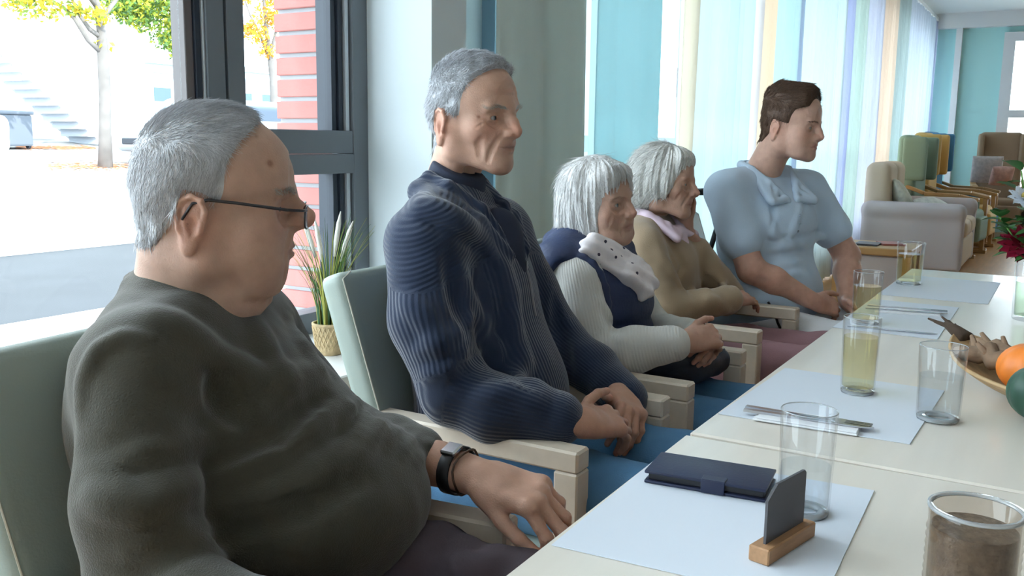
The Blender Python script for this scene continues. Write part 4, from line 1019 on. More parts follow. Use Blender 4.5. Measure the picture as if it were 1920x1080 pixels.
# vase of flowers
VX, VY = 2.70, 0.035
vs = empty('flower_vase', (VX, VY, TZ), 0, 'clear glass vase with green stems standing behind the wooden bowl', 'vase')
MB().lathe([(0, 0), (0.045, 0), (0.048, 0.004), (0.052, 0.16), (0.050, 0.162), (0.048, 0.16), (0.044, 0.012), (0, 0.011)], 40).build('glass_wall', M_glass, vs, smooth=True, sharp=50)
MB().lathe([(0, 0.0118), (0.0425, 0.0118), (0.0455, 0.10), (0, 0.0995)], 36).build('water', liquid_mat('vase_water', (0.80, 0.88, 0.76)), vs, smooth=True, sharp=50)
M_stem = mat('stem_green', (0.10, 0.24, 0.05), rough=0.6); M_leaf = mat('leaf_green', (0.045, 0.16, 0.035), rough=0.5, translucent=0.15, var=0.25, vscale=20.0)
def flower(x, y, z, kind, label, seed):
    rs = random.Random(seed); o = empty(kind, (VX, VY, TZ+0.02), 0, label, 'flower'); b = Vector((rs.uniform(-0.02, 0.02), rs.uniform(-0.02, 0.02), 0.0)); tip = Vector((x, y, z-0.02)); mid = Vector((b.x*0.3+x*0.25, b.y*0.3+y*0.25, 0.14))
    MB().tube([b, mid, tip], [0.0025, 0.0025, 0.002], 6).build('stem', M_stem, o, smooth=True)
    if kind == 'leafy_twig':
        for k in range(16):
            t = 0.45+0.55*k/15; p = (mid.lerp(tip, (t-0.45)/0.55)); a = rs.uniform(0, 6.3); d = Vector((math.cos(a), math.sin(a), rs.uniform(-0.2, 0.7))).normalized(); L = rs.uniform(0.05, 0.085); sd_ = d.cross(Vector((0, 0, 1))).normalized()*L*0.32
            mb = MB(); mb.grid(lambda u, v: p+d*(L*u)+sd_*(math.sin(PI*u**0.8)*(2*v-1))+Vector((0, 0, -0.25*L*u*u+0.1*L*abs(2*v-1)*math.sin(PI*u))), 6, 3); mb.build('leaf', M_leaf, o, smooth=True)
        return o
    d = (tip-mid).normalized()*0.5+Vector((-0.6, -0.35, 0.35)); d.normalize(); q = d.to_track_quat('Z', 'Y').to_matrix(); R_, n_ = (0.062, 5) if kind == 'dahlia' else (0.042, 3)
    pm = mat('petal_'+kind, (0.32, 0.012, 0.045) if kind == 'dahlia' else (0.80, 0.84, 0.90), rough=0.6, translucent=0.2)
    for ring in range(n_):
        m_ = 14-ring*2 if kind == 'dahlia' else 10-2*ring
        for k in range(m_):
            a = 2*PI*(k+0.5*(ring % 2))/m_; el = math.radians(5+ring*17); L = R_*(1-0.13*ring); dd = q @ Vector((math.cos(a)*math.cos(el), math.sin(a)*math.cos(el), math.sin(el))); sd_ = q @ Vector((-math.sin(a), math.cos(a), 0))*L*0.26; up = q @ Vector((0, 0, 1))
            mb = MB(); mb.grid(lambda u, v: tip+dd*(L*u)+sd_*(math.sin(PI*min(u*0.9+0.08, 1))*(2*v-1))+up*(0.12*L*abs(2*v-1)*u), 5, 3); mb.build('petal', pm, o, smooth=True)
    MB().ball(tip+d*0.012, 0.010, 10, 8).build('flower_centre', mat('flower_core', (0.35, 0.25, 0.06), rough=0.8), o, smooth=True)
    return o
flower(-0.02, 0.035, 0.19, 'dahlia', 'deep red dahlia in the vase', 1); flower(0.03, -0.05, 0.21, 'dahlia', 'second dark red dahlia leaning away in the vase', 2)
flower(-0.01, 0.045, 0.31, 'daisy', 'white flower rising above the red dahlia', 3); flower(0.05, -0.03, 0.36, 'daisy', 'highest white flower in the vase', 4)
for k, (x, y, z) in enumerate([(-0.03, 0.10, 0.27), (0.05, 0.06, 0.38), (-0.06, -0.02, 0.33), (0.10, 0.02, 0.30), (0.02, -0.10, 0.34), (0.0, 0.07, 0.22)]): flower(x, y, z, 'leafy_twig', 'leafy green twig in the flower vase', 10+k)['group'] = 'leafy twigs in the vase'
# potted grass on the window sill
pg = empty('potted_grass', (2.025, 1.82, 0.55), 0, 'artificial grass with white plumes in a woven basket pot on the sill', 'plant')
mw = mat('woven_straw', (0.56, 0.42, 0.24), rough=0.85, var=0.25, vscale=60.0)
MB().lathe([(0, 0), (0.030, 0), (0.034, 0.006), (0.043, 0.075), (0.044, 0.080), (0.041, 0.080), (0.038, 0.07), (0, 0.068)], 32).build('basket_pot', mw, pg, smooth=True, sharp=50)
for k in range(22):
    a0 = 2*PI*k/22
    for sgn in (-1, 1): MB().tube([(0.0305*math.cos(a0)+0*t, 0.0305*math.sin(a0), 0.003) if t == 0 else ((0.0345+0.0095*t)*math.cos(a0+sgn*t*0.75), (0.0345+0.0095*t)*math.sin(a0+sgn*t*0.75), 0.006+0.070*t) for t in (0, 0.25, 0.5, 0.75, 1.0)], 0.0016, 4).build('weave_strand', mw, pg)
MB().lathe([(0.040, 0.078), (0.0455, 0.079), (0.0455, 0.084), (0.040, 0.085)], 32, close=True).build('pot_rim', mw, pg, smooth=True)
pg.scale = (1.12, 1.12, 1.12); rg = random.Random(4); gm = [mat('grass_green', (0.10, 0.22, 0.05), rough=0.6), mat('grass_yellow', (0.42, 0.42, 0.09), rough=0.6), mat('grass_dark', (0.05, 0.13, 0.05), rough=0.6)]
for k in range(120):
    a = rg.uniform(0, 6.28); r0 = rg.uniform(0, 0.032); L = rg.uniform(0.15, 0.33); sp = rg.uniform(0.1, 0.42); w0 = rg.uniform(0.0022, 0.0036); d = Vector((math.cos(a), math.sin(a), 0)); sd_ = Vector((-math.sin(a), math.cos(a), 0))
    mb = MB(); mb.grid(lambda u, v: d*(r0+L*sp*u**2)+Vector((0, 0, 0.07+L*(u-0.22*sp*u*u*2)))+sd_*(w0*(1-0.9*u)*(2*v-1))+d*(0.0008*(1-abs(2*v-1))), 6, 3); mb.build('grass_blade', gm[(k*7) % 3], pg, smooth=True)
for k, (a, L) in enumerate([(2.2, 0.30), (3.4, 0.29), (5.6, 0.28), (4.4, 0.31)]):
    d = Vector((math.cos(a), math.sin(a), 0)); p = [d*(0.012+0.055*t*t)+Vector((0, 0, 0.07+L*t)) for t in (0, 0.35, 0.62, 0.75, 0.9, 1.0)]
    pl = MB().tube(p[:3], 0.0012, 5).build('plume_stalk', gm[1], pg); MB().tube(p[2:], [0.003, 0.0065, 0.006, 0.0012], 8).build('plume', mat('plume_white', (0.86, 0.84, 0.78), rough=0.95, bump=0.6, bscale=400.0), pl, smooth=True)
# navy bag in the lap of the woman with the scarf
B_ = Field((1.95, 0.58, 0.56), (2.32, 0.92, 0.76), 0.005); B_.box((2.10, 0.755, 0.652), (0.105, 0.085, 0.032), 0.028, R=rot3(0, 0, -8)); B_.displace(lambda x, y, z: 0.006*(vnoise(x*30, y*30, z*30)-0.5), 0.02)
V, Q = B_.mesh(1); hb = empty('handbag', (2.10, 0.755, 0.62), 0, 'dark navy soft bag lying in the lap of the scarf-wearing woman', 'bag'); link('bag_body', np_mesh('bag_body', V-A3((2.10, 0.755, 0.62)), Q), mat('navy_bag', (0.016, 0.019, 0.034), rough=0.6, bump=0.2, bscale=200.0), hb)
MB().tube([(-0.09, -0.05, 0.058), (0.0, -0.062, 0.063), (0.085, -0.075, 0.058)], 0.003, 6).build('zip', M_frame_d, hb); MB().tube([(-0.10, 0.05, 0.03), (-0.115, 0.10, 0.03), (-0.04, 0.15, 0.05), (0.05, 0.12, 0.05), (0.10, 0.05, 0.03)], 0.006, 7).build('strap', mat('navy_bag', (0.016, 0.019, 0.034)), hb)
# black strap hanging from the chair arm by the young man
p0 = PX(1436, 568, X=2.93); sp = [PX(x, y, X=2.95) for x, y in ((1440, 566), (1452, 585), (1458, 605), (1466, 622), (1478, 640))]
o = MB().tube([Vector(p-sp[0]) for p in sp], 0.004, 6).build('black_strap', mat('black_plastic', (0.012, 0.012, 0.016)), None, Vector(sp[0])); tag(o, 'thin black strap hanging from the arm of a sage chair', 'strap')
# rollator behind the young man
rg_ = PX(1331, 392, Y=1.42)
ro = empty('rollator', (float(rg_[0])+0.22, 1.45, 0), math.radians(3), 'dark walking frame with black grips standing behind the young man', 'rollator'); dm = mat('dark_tube', (0.03, 0.03, 0.035), rough=0.35, metal=0.6)
for s in (-1, 1):
    x = s*0.22
    MB().tube([(x, 0.14, 0.10), (x, 0.02, 0.50), (x, -0.06, 0.80), (x, -0.08, 0.93)], 0.013, 8).build('upright', dm, ro, smooth=True); MB().tube([(x, -0.14, 0.10), (x, -0.03, 0.55)], 0.013, 8).build('front_leg', dm, ro, smooth=True)
    MB().tube([(x, -0.12, 0.955), (x, -0.02, 0.955), (x, 0.08, 0.95)], [0.016, 0.018, 0.016], 10).build('grip', mat('black_rubber', (0.012, 0.012, 0.012), rough=0.7), ro, smooth=True); MB().box((x, -0.10, 0.90), (0.03, 0.05, 0.03), None, 0.006).build('brake', mat('black_rubber', (0.012, 0.012, 0.012)), ro)
    for y in (0.14, -0.14): MB().lathe([(0, -0.014), (0.07, -0.014), (0.08, 0), (0.07, 0.014), (0, 0.014)], 20, (x, y, 0.081), R=Matrix.Rotation(PI/2, 3, 'Y')).build('wheel', mat('tyre', (0.02, 0.02, 0.02)), ro, smooth=True, sharp=40)
MB().box((0, 0.0, 0.57), (0.42, 0.20, 0.03), None, 0.01).build('seat', mat('black_rubber', (0.012, 0.012, 0.012)), ro); MB().tube([(-0.22, 0.10, 0.35), (0.22, 0.10, 0.35)], 0.010, 8).build('cross_bar', dm, ro)

# ------------------------------------------------------------------ lounge at the far end
def FP(px, py): return PX(px, py, Z=0.0)
M_cream = mat('cream_fabric', (0.66, 0.53, 0.37), rough=0.9, bump=0.1, bscale=150.0); M_lilac = mat('greige_fabric', (0.50, 0.44, 0.43), rough=0.9, bump=0.1, bscale=150.0)
def soft(name, boxes, m, parent, h=0.02, k=0.03):
    pts = np.array([np.array(c)+s*np.array(hs)*1.5 for c, hs, r in boxes for s in (-1, 1)]); F = Field(pts.min(0)-0.05, pts.max(0)+0.05, h)
    for i, (c, hs, r) in enumerate(boxes): F.box(c, hs, r, k=0 if i == 0 else k)
    V, Q = F.mesh(1); return link(name, np_mesh(name, V, Q), m, parent)
s0 = FP(1752, 508); s1 = FP(1585, 500)
SX = float(s0[0])-0.1; SY0 = float(s0[1])-0.12
sf = empty('sofa', (SX+0.62, SY0+0.34, 0), 0, 'cream and greige sofa with rolled arms in front of the sheer curtains', 'sofa')
for x in (-0.62, 0.62):
    a = soft('arm', [((x, 0.0, 0.30), (0.10, 0.45, 0.28), 0.03), ((x, 0.0, 0.575), (0.125, 0.46, 0.075), 0.07)], M_lilac, sf)
soft('base', [((0, 0, 0.18), (0.55, 0.45, 0.14), 0.03)], M_cream, sf)
for x in (-0.26, 0.26): soft('seat_cushion', [((x, -0.04, 0.40), (0.255, 0.43, 0.085), 0.06)], M_cream, sf)
for x in (-0.26, 0.26): soft('back_cushion', [((x, 0.36, 0.66), (0.26, 0.12, 0.36), 0.09)], M_cream, sf)
for x in (-0.6, 0.6):
    for y in (-0.38, 0.38): MB().bb((x-0.03, y-0.03, 0), (x+0.03, y+0.03, 0.05)).build('foot', M_frame_d, sf)
def cushion(px, py, X, size, rz, tilt, label, col, nm):
    p = PX(px, py, X=X); o = empty('cushion', Vector(p), rz, label, 'cushion')
    F = Field((-0.3, -0.14, -0.3), (0.3, 0.14, 0.3), 0.012); h = size/2
    F.op(lambda x, y, z: (np.abs(y)-0.085*np.sqrt(np.clip((1-(x/h)**2)*(1-(z/h)**2), 0, 1))-0.006)+np.maximum(np.maximum(np.abs(x), np.abs(z))-h, 0)*2, (-0.3, -0.14, -0.3), (0.3, 0.14, 0.3))
    V, Q = F.mesh(1); c, s_ = math.cos(tilt), math.sin(tilt); V = V@np.array([[1, 0, 0], [0, c, -s_], [0, s_, c]]).T
    m = mat(nm, col, rough=0.95, bump=0.2, bscale=80.0, var=0.18, vscale=26.0); link('cover', np_mesh('cover', V, Q), m, o); return o
cushion(1688, 372, SX+0.45, 0.44, math.radians(20), math.radians(-30), 'cream patterned cushion leaning on the sofa back', (0.66, 0.64, 0.52), 'cushion_cream')
cushion(1765, 400, SX+0.40, 0.46, math.radians(-15), math.radians(-55), 'pale cushion with grey edge lying at the sofa arm', (0.62, 0.61, 0.54), 'cushion_pale')
# side table with newspapers, wood frame
t0 = PX(1640, 462, X=6.6); tb = empty('side_table', (6.75, float(t0[1]), 0), 0, 'low wooden side table with a grey panel beside the sofa', 'table'); tz = float(t0[2])
M_oak = mat('honey_oak', (0.46, 0.26, 0.10), rough=0.45, var=0.1, vscale=8.0)
MB().bb((-0.25, -0.25, tz-0.05), (0.25, 0.25, tz), 0.006).build('tabletop', M_oak, tb)
for x in (-0.22, 0.22):
    for y in (-0.22, 0.22): MB().bb((x-0.025, y-0.025, 0), (x+0.025, y+0.025, tz-0.05)).build('leg', M_oak, tb)
    MB().bb((x-0.006, -0.20, 0.06), (x+0.006, 0.20, tz-0.06)).build('panel', M_lilac, tb)
for k, (dx, dy, c) in enumerate([(-0.05, 0.06, (0.05, 0.05, 0.06)), (0.06, -0.07, (0.35, 0.10, 0.08))]):
    o = MB().box((0, 0, 0.006), (0.20, 0.15, 0.012), None, 0.001).build('magazine', mat('magazine_%d' % k, c, rough=0.4), None, (6.75+dx, float(t0[1])+dy, tz)); tag(o, ('dark' if k == 0 else 'reddish')+' magazine lying on the low side table', 'magazine'); o.rotation_euler.z = 0.4*k
# recliners: high back, wings, wooden arms
def recliner(x, y, rz, col, nm, label, hgt=1.30, wood=True):
    o = empty('recliner', (x, y, 0), rz, label, 'armchair'); m = mat(nm, col, rough=0.8, bump=0.1, bscale=120.0); dk = M_oak
    soft('seat', [((0, -0.08, 0.42), (0.27, 0.33, 0.085), 0.05)], m, o); soft('backrest', [((0, 0.30, 0.72), (0.27, 0.075, 0.30), 0.05), ((0, 0.36, hgt-0.27), (0.265, 0.08, 0.27), 0.06)], m, o)
    for s in (-1, 1):
        soft('wing', [((s*0.25, 0.25, hgt-0.26), (0.035, 0.13, 0.24), 0.03)], m, o); MB().bb((s*0.31-0.02, -0.34, 0.14), (s*0.31+0.015, 0.26, 0.58), 0.01).build('side_panel', m, o)
        pts = [(s*0.31, -0.44, 0.62), (s*0.31, -0.25, 0.66), (s*0.31, 0.10, 0.67), (s*0.31, 0.30, 0.74)]
        for a, b in zip(pts, pts[1:]): MB().bar(a, b, 0.07, 0.035, 0.006).build('armrest', dk, o)
        MB().bar((s*0.31, -0.40, 0.03), (s*0.31, -0.40, 0.62), 0.045, 0.05, 0.005).build('leg', dk, o); MB().bar((s*0.31, 0.34, 0.03), (s*0.31, 0.28, 0.66), 0.045, 0.05, 0.005).build('leg', dk, o); MB().bar((s*0.31, -0.45, 0.02), (s*0.31, 0.40, 0.02), 0.05, 0.04, 0.005).build('runner', dk, o)
    soft('footrest', [((0, -0.42, 0.30), (0.24, 0.04, 0.13), 0.03)], m, o)
    return o
g0 = FP(1827, 487)
recliner(float(g0[0])+0.45, float(g0[1])+0.42, math.radians(-6), (0.24, 0.33, 0.24), 'sage_fabric', 'green high-backed recliner with honey-coloured wooden arms')
recliner(float(g0[0])+1.25, float(g0[1])+0.38, math.radians(-4), (0.66, 0.42, 0.14), 'ochre_fabric', 'ochre high-backed recliner behind the green one', 1.34)
recliner(float(g0[0])+2.05, float(g0[1])+0.40, math.radians(-4), (0.08, 0.23, 0.36), 'blue_fabric', 'blue high-backed recliner behind the ochre one', 1.36)
recliner(XE-0.62, 0.72, math.radians(-82), (0.34, 0.23, 0.14), 'brown_fabric', 'brown recliner with its back to the teal end wall', 1.38)
cushion(1850, 318, XE-1.0, 0.36, math.radians(-80), 0.3, 'greige cushion in the brown recliner', (0.48, 0.42, 0.38), 'cushion_greige'); cushion(1878, 330, XE-1.3, 0.26, math.radians(-70), 0.5, 'dusty pink cushion in the brown recliner', (0.58, 0.33, 0.27), 'cushion_pink')
# ---- first seated man: white hair, spectacles, olive sweater
def build_man1():
    base = (0.82, 0.93, 0.0); skin = (0.47, 0.29, 0.215)
    P = Person('white-haired man with glasses and an olive sweater, hand draped over chair arm', base, skin)
    HM = head_matrix(PX(386, 412, X=0.82), yaw=45, pitch=-3, roll=0, s=1.0)
    nb = to_local((0.815, 0.985, 0.93), HM)
    kw = dict(mouth_z=-0.034, mouth_y=-0.107, mouth_w=0.024)
    def extra(F):
        for sx in (-1, 1):
            crease(F, [(sx*0.020, -0.110, -0.010), (sx*0.031, -0.1, -0.028), (sx*0.034, -0.092, -0.046)], 0.005, 0.002, 0.006)
            crease(F, [(sx*0.030, -0.098, -0.040), (sx*0.028, -0.094, -0.056), (sx*0.022, -0.09, -0.070)], 0.004, 0.0016, 0.005)
            crease(F, [(sx*0.018, -0.098, 0.010), (sx*0.032, -0.098, 0.004), (sx*0.046, -0.086, 0.010)], 0.004, 0.0016, 0.004)
            crease(F, [(sx*0.048, -0.082, 0.022), (sx*0.058, -0.072, 0.024)], 0.003, 0.0010, 0.003)
        crease(F, [(0.05, -0.05, -0.098), (0.0, -0.083, -0.088), (-0.05, -0.05, -0.098)], 0.006, 0.003, 0.008)
    F = make_head(h=0.0019, cw=0.078, cd=0.095, fw=0.066, forehead_y=-0.040, face_w=0.061, jaw_w=0.052, top=0.059, chin=(0, -0.079, -0.060), chin_r=(0.022, 0.016, 0.016), cheek=0.009,
                  nose_tip=(0, -0.138, 0.010), nose_r=0.0125, hump=0.002, nose_w=0.015, bridge_y=-0.104, double=0.012, jowl=0.006, ear=1.08, eye_open=0.7, brow=0.010,
                  neck=((0, 0.022, -0.05), tuple(nb)), neck_r=(0.061, 0.073), extra=extra, lip=0.0035, **kw)
    V, Q = F.mesh(1)
    spots = [((-0.050, -0.062, 0.112), 0.003), ((-0.057, -0.078, 0.078), 0.004), ((-0.060, -0.075, 0.010), 0.0028), ((-0.052, -0.084, 0.034), 0.0025)]
    C = skin_color(V, skin, red=0.55, nose=(0, -0.133, 0.004), spots=spots, **kw)
    P.skin_part(to_world(V, HM), Q, C)
    for sx in (-1, 1): eyeball('eye', HM, sx, P.o, base)
    # hair
    G = short_hair(F, [(-0.1, 0.03), (0.0, -0.02), (0.015, -0.034), (0.05, -0.036), (0.075, -0.036), (0.10, -0.045), (0.125, -0.066), (0.14, -0.072), (0.2, -0.07)],
                   [(-0.08, 0.014), (-0.02, 0.014), (0.0, 0.026), (0.022, 0.030), (0.034, -0.012), (0.06, -0.042), (0.1, -0.052)], t0=0.003, top=0.004, streak=0.0028, freq=80.0, soft=0.024)
    Vh, Qh = G.mesh(1); rs = np.random.RandomState(11)
    Ps, Ns = sample_surface(Vh, Qh, 9000, rs, lambda c: F.at(c) > 0.0008)
    top = sstep(0.05, 0.13, Ps[:, 2])[:, None]
    d = (A3((0.0, 0.25, -1.0))*(1-top)+A3((0.25, -0.9, 0.1))*top)+(rs.rand(len(Ps), 3)-0.5)*0.5
    Vs, Qs = strands(Ps, Ns, d.astype(np.float32), 0.016, 0.0005, lift=0.14, rs=rs)
    hv, hq = merge([(Vh, Qh), (Vs, Qs)]); hs = np.concatenate([np.full(len(Vh), 0.9), np.repeat(0.7+0.6*rs.rand(len(Ps)), len(Vs)//len(Ps))])
    P.child('hair', to_world(hv, HM), hq, mat('white_hair', (0.62, 0.62, 0.64), rough=0.6, spec=0.25, attr='col', bump=0.4, bscale=200.0), hair_col(hs, (0.60, 0.60, 0.62)), label='short white hair, receding at the temples')
    # eyebrows
    for sx in (-1, 1):
        pp, nn = proj_pts(F, [(sx*0.012, -0.105, 0.041), (sx*0.03, -0.1, 0.047), (sx*0.05, -0.085, 0.042)], n=14)
        n = 8; Pb = np.repeat(pp, n, 0)+(rs.rand(len(pp)*n, 3)-0.5)*0.006; Nb = np.repeat(nn, n, 0)
        Vb, Qb = strands(Pb.astype(np.float32), Nb, np.tile(A3((sx*0.8, 0.2, 0.35)), (len(Pb), 1)), 0.009, 0.0004, lift=0.4, rs=rs)
        P.child('eyebrow', to_world(Vb, HM), Qb, mat('white_hair', (0.62, 0.62, 0.64)), {'col': np.tile(A3((0.55, 0.53, 0.5)), (len(Vb), 1))})
    # spectacles
    g = empty('eyeglasses'); g.parent = P.o; metal = mat('gunmetal', (0.06, 0.06, 0.065), rough=0.28, metal=0.9)
    def loc(p): return to_world(A3(p)[None], HM)[0]-A3(base)
    for sx in (-1, 1):
        mb = MB(); mb.tube([loc(p) for p in [(sx*0.058, -0.124, 0.022), (sx*0.071, -0.118, 0.0225), (sx*0.078, -0.10, 0.023), (sx*0.083, -0.04, 0.029), (sx*0.084, -0.008, 0.031), (sx*0.084, 0.010, 0.026), (sx*0.083, 0.022, 0.006)]], [0.0016, 0.0018, 0.002, 0.002, 0.002, 0.002, 0.0016], 6)
        mb.build('temple', metal, g, smooth=True)
        out = [(sx*(0.033+0.025*math.copysign(abs(math.cos(a))**0.6, math.cos(a))), -0.126+0.004*abs(math.cos(a)), 0.012+0.0145*math.copysign(abs(math.sin(a))**0.6, math.sin(a))) for a in [2*PI*i/28 for i in range(29)]]
        MB().tube([loc(p) for p in out], 0.0012, 5, cap=False).build('rim', metal, g, smooth=True)
        mb = MB(); vs = [mb.bm.verts.new(loc(p)) for p in out[:-1]]; mb.bm.faces.new(vs)
        l = mb.build('lens', glass_mat('lens_glass', (0.96, 0.97, 0.97)), g); solidify(l, 0.0012)
    MB().tube([loc(p) for p in [(-0.008, -0.1255, 0.018), (0, -0.128, 0.021), (0.008, -0.1255, 0.018)]], 0.0013, 5).build('bridge', metal, g)
    # sweater
    T = frame(0.82, 0.955, 20)
    S = Field((0.36, 0.42, 0.44), (1.24, 1.20, 1.03), 0.005)
    S.ell(T(0, -0.005, 0.80), (0.178, 0.135, 0.17), R=rot3(0, 0, 20))
    S.ell(T(0, 0.05, 0.84), (0.175, 0.09, 0.15), R=rot3(0, 0, 20), k=0.06)
    S.cap(T(-0.13, 0.0, 0.912), T(0.13, 0.0, 0.900), 0.060, k=0.05)
    S.cap(T(0, 0.03, 0.972), T(-0.125, 0.005, 0.92), 0.054, 0.055, k=0.04); S.cap(T(0, 0.03, 0.972), T(0.125, 0.005, 0.912), 0.054, 0.054, k=0.04)
    S.ell(T(0.0, -0.125, 0.705), (0.190, 0.178, 0.118), R=rot3(0, 0, 20), k=0.08)
    S.ell(T(0, -0.085, 0.80), (0.15, 0.09, 0.10), R=rot3(0, 0, 20), k=0.05)
    S.ell(T(0, 0.03, 0.60), (0.190, 0.15, 0.11), R=rot3(0, 0, 20), k=0.06)
    # near arm and far arm
    S.poly([T(-0.150, 0.005, 0.90), (0.622, 0.84, 0.78), (0.61, 0.82, 0.685)], [0.066, 0.063, 0.059], k=0.03, kk=0.02)
    S.poly([(0.61, 0.82, 0.685), (0.61, 0.72, 0.688), (0.625, 0.58, 0.70)], [0.058, 0.053, 0.045], k=0.02)
    S.poly([T(0.148, 0.005, 0.895), (1.025, 0.985, 0.80), (1.055, 0.91, 0.725)], [0.062, 0.055, 0.052], k=0.03, kk=0.02)
    S.poly([(1.055, 0.91, 0.725), (1.04, 0.82, 0.728), (1.03, 0.765, 0.729)], [0.052, 0.047, 0.044], k=0.02)
    wr(S, 0.0035, 16.0, 1.7)
    # folds: across the belly, at the inside of the elbow, over the chest and along the far sleeve
    folds(S, [(400, 905), (520, 850), (620, 775), (650, 735)], 0.010, 0.016); dent(S, [(400, 870), (520, 812), (610, 742)], 0.010, 0.014)
    folds(S, [(395, 960), (520, 930), (660, 850), (700, 800)], 0.007, 0.018); dent(S, [(430, 985), (560, 960), (690, 900)], 0.005, 0.014)
    folds(S, [(300, 590), (420, 680), (520, 720), (600, 700)], 0.006, 0.016); dent(S, [(400, 720), (430, 760), (460, 790)], 0.010, 0.016)
    folds(S, [(480, 600), (500, 660), (540, 700)], 0.005, 0.014); folds(S, [(545, 590), (570, 650), (600, 690)], 0.005, 0.012)
    dent(S, [(160, 830), (260, 870), (370, 850)], 0.004, 0.012); folds(S, [(170, 930), (270, 960), (370, 900)], 0.005, 0.014); folds(S, [(230, 860), (300, 850), (385, 830)], 0.004, 0.012)
    for i in range(6):
        x = 655+28*i; folds(S, [(x-14, 800+14*i), (x, 768+15*i), (x+16, 752+17*i)], 0.006, 0.009)
    folds(S, [(250, 1030), (330, 1000), (400, 1010)], 0.008, 0.014); folds(S, [(300, 1060), (380, 1030), (440, 1050)], 0.008, 0.012)
    folds(S, [(150, 790), (152, 720), (185, 655), (230, 630), (280, 640)], 0.004, 0.008)   # armhole seam
    S.cut((-0.05, -1, 0.0), (1.03, 0.722, 0.73), 0.006) if False else None
    # crew neck: ring and opening
    nk = [T(0.078*math.sin(a), 0.012-0.078*math.cos(a)*1.0, 0.966+(-0.030 if math.cos(a) > 0 else 0.030)*abs(math.cos(a))) for a in [2*PI*i/20 for i in range(21)]]
    S.poly(nk, [0.008]*21, k=0.008)
    V, Q = S.mesh(1)
    P.inner(S, 0.016)
    P.child('sweater', V, Q, mat('olive_knit', (0.050, 0.046, 0.033), rough=0.9, spec=0.15, bump=0.35, bscale=500.0, var=0.10, vscale=25.0, sheen=0.35), label='olive grey crew-neck sweater')
    # trousers
    legs(P, T, [(0.73, 0.90, 0.555), (0.91, 0.93, 0.56)], [(0.70, 0.45, 0.575), (0.965, 0.455, 0.585)], [(0.69, 0.44, 0.10), (0.96, 0.46, 0.10)], (0.105, 0.076, 0.055),
         mat('purple_brown_cloth', (0.062, 0.046, 0.058), rough=0.85, bump=0.2, bscale=300.0, var=0.08), shoe=mat('brown_leather', (0.06, 0.035, 0.02), rough=0.45), seat=((0.82, 0.93, 0.52), (0.18, 0.14, 0.09)),
         extra=lambda F: [folds(F, [(0.80, 0.74-0.05*i, 0.68), (0.88, 0.70-0.05*i, 0.69), (0.97, 0.72-0.045*i, 0.66)], 0.011, 0.015) for i in range(4)])
    # far (left) hand over the chair arm
    H = Field((0.93, 0.42, 0.58), (1.12, 0.82, 0.80), 0.0024)
    wv = A3((1.022, 0.650, 0.722))
    H.poly([(1.03, 0.80, 0.729), (1.026, 0.725, 0.727), wv], [0.035, 0.033, 0.026], k=0.01, flat=((0, 0, 1), 0.9))
    nails = hand(H, wv, (0.02, -1, -0.10), (-0.25, 0, 1), (-1, 0, 0), curls=((48, 42, 20), (42, 40, 25), (40, 40, 25), (42, 40, 25)), spread=(10, 3, -4, -10), s=1.04,
                 thumb=((0.85, 0.35, -0.40), (0.92, 0.15, -0.45), (0.9, -0.05, -0.5)))
    for i, sp in enumerate((0.026, 0.009, -0.008)):     # tendons on the back of the hand
        pass
    V, Q = H.mesh(1); P.skin_part(V, Q, hand_color(V, skin, nails))
    # near hand, resting on its own chair arm below the frame
    H = Field((0.52, 0.36, 0.60), (0.74, 0.62, 0.80), 0.003); wv = A3((0.62, 0.555, 0.712)); H.poly([(0.61, 0.60, 0.71), wv], [0.032, 0.027], k=0.01)
    nails = hand(H, wv, (0.12, -1, -0.08), (0, 0, 1), (1, 0, 0), curls=((25, 30, 20),)*4); V, Q = H.mesh(1); P.skin_part(V, Q, hand_color(V, skin, nails))
    # bracelet watch
    wt = empty('wristwatch'); wt.parent = P.o
    c0 = A3((1.0255, 0.692, 0.7245)); b3 = A3(base)
    ring = [c0-b3+A3((0.034*math.cos(a), 0.0, 0.0315*math.sin(a))) for a in [2*PI*i/24 for i in range(25)]]
    MB().grid(lambda u, v: Vector(ring[int(round(u*24)) % 24]+A3((0, (v-0.5)*0.018, 0))), 24, 3, True).build('strap', mat('black_strap', (0.015, 0.015, 0.017), rough=0.5), wt, smooth=True)
    solidify(wt.children[0], 0.003, 1)
    MB().box(Vector(c0-b3+A3((-0.012, -0.0, 0.0335))), (0.026, 0.024, 0.007), Matrix.Rotation(math.radians(-16), 3, 'Y'), 0.002).build('watch_case', mat('polished_steel', (0.7, 0.71, 0.73), rough=0.15, metal=1.0), wt)
    MB().tube([Vector(c0-b3+A3((0.0345*math.cos(a), -0.018+0.003*math.sin(3*a), 0.032*math.sin(a)))) for a in [2*PI*i/20 for i in range(21)]], 0.0018, 5, cap=False).build('cord_bracelet', mat('brown_cord', (0.08, 0.045, 0.03), rough=0.8), wt)
    P.finish(); return P
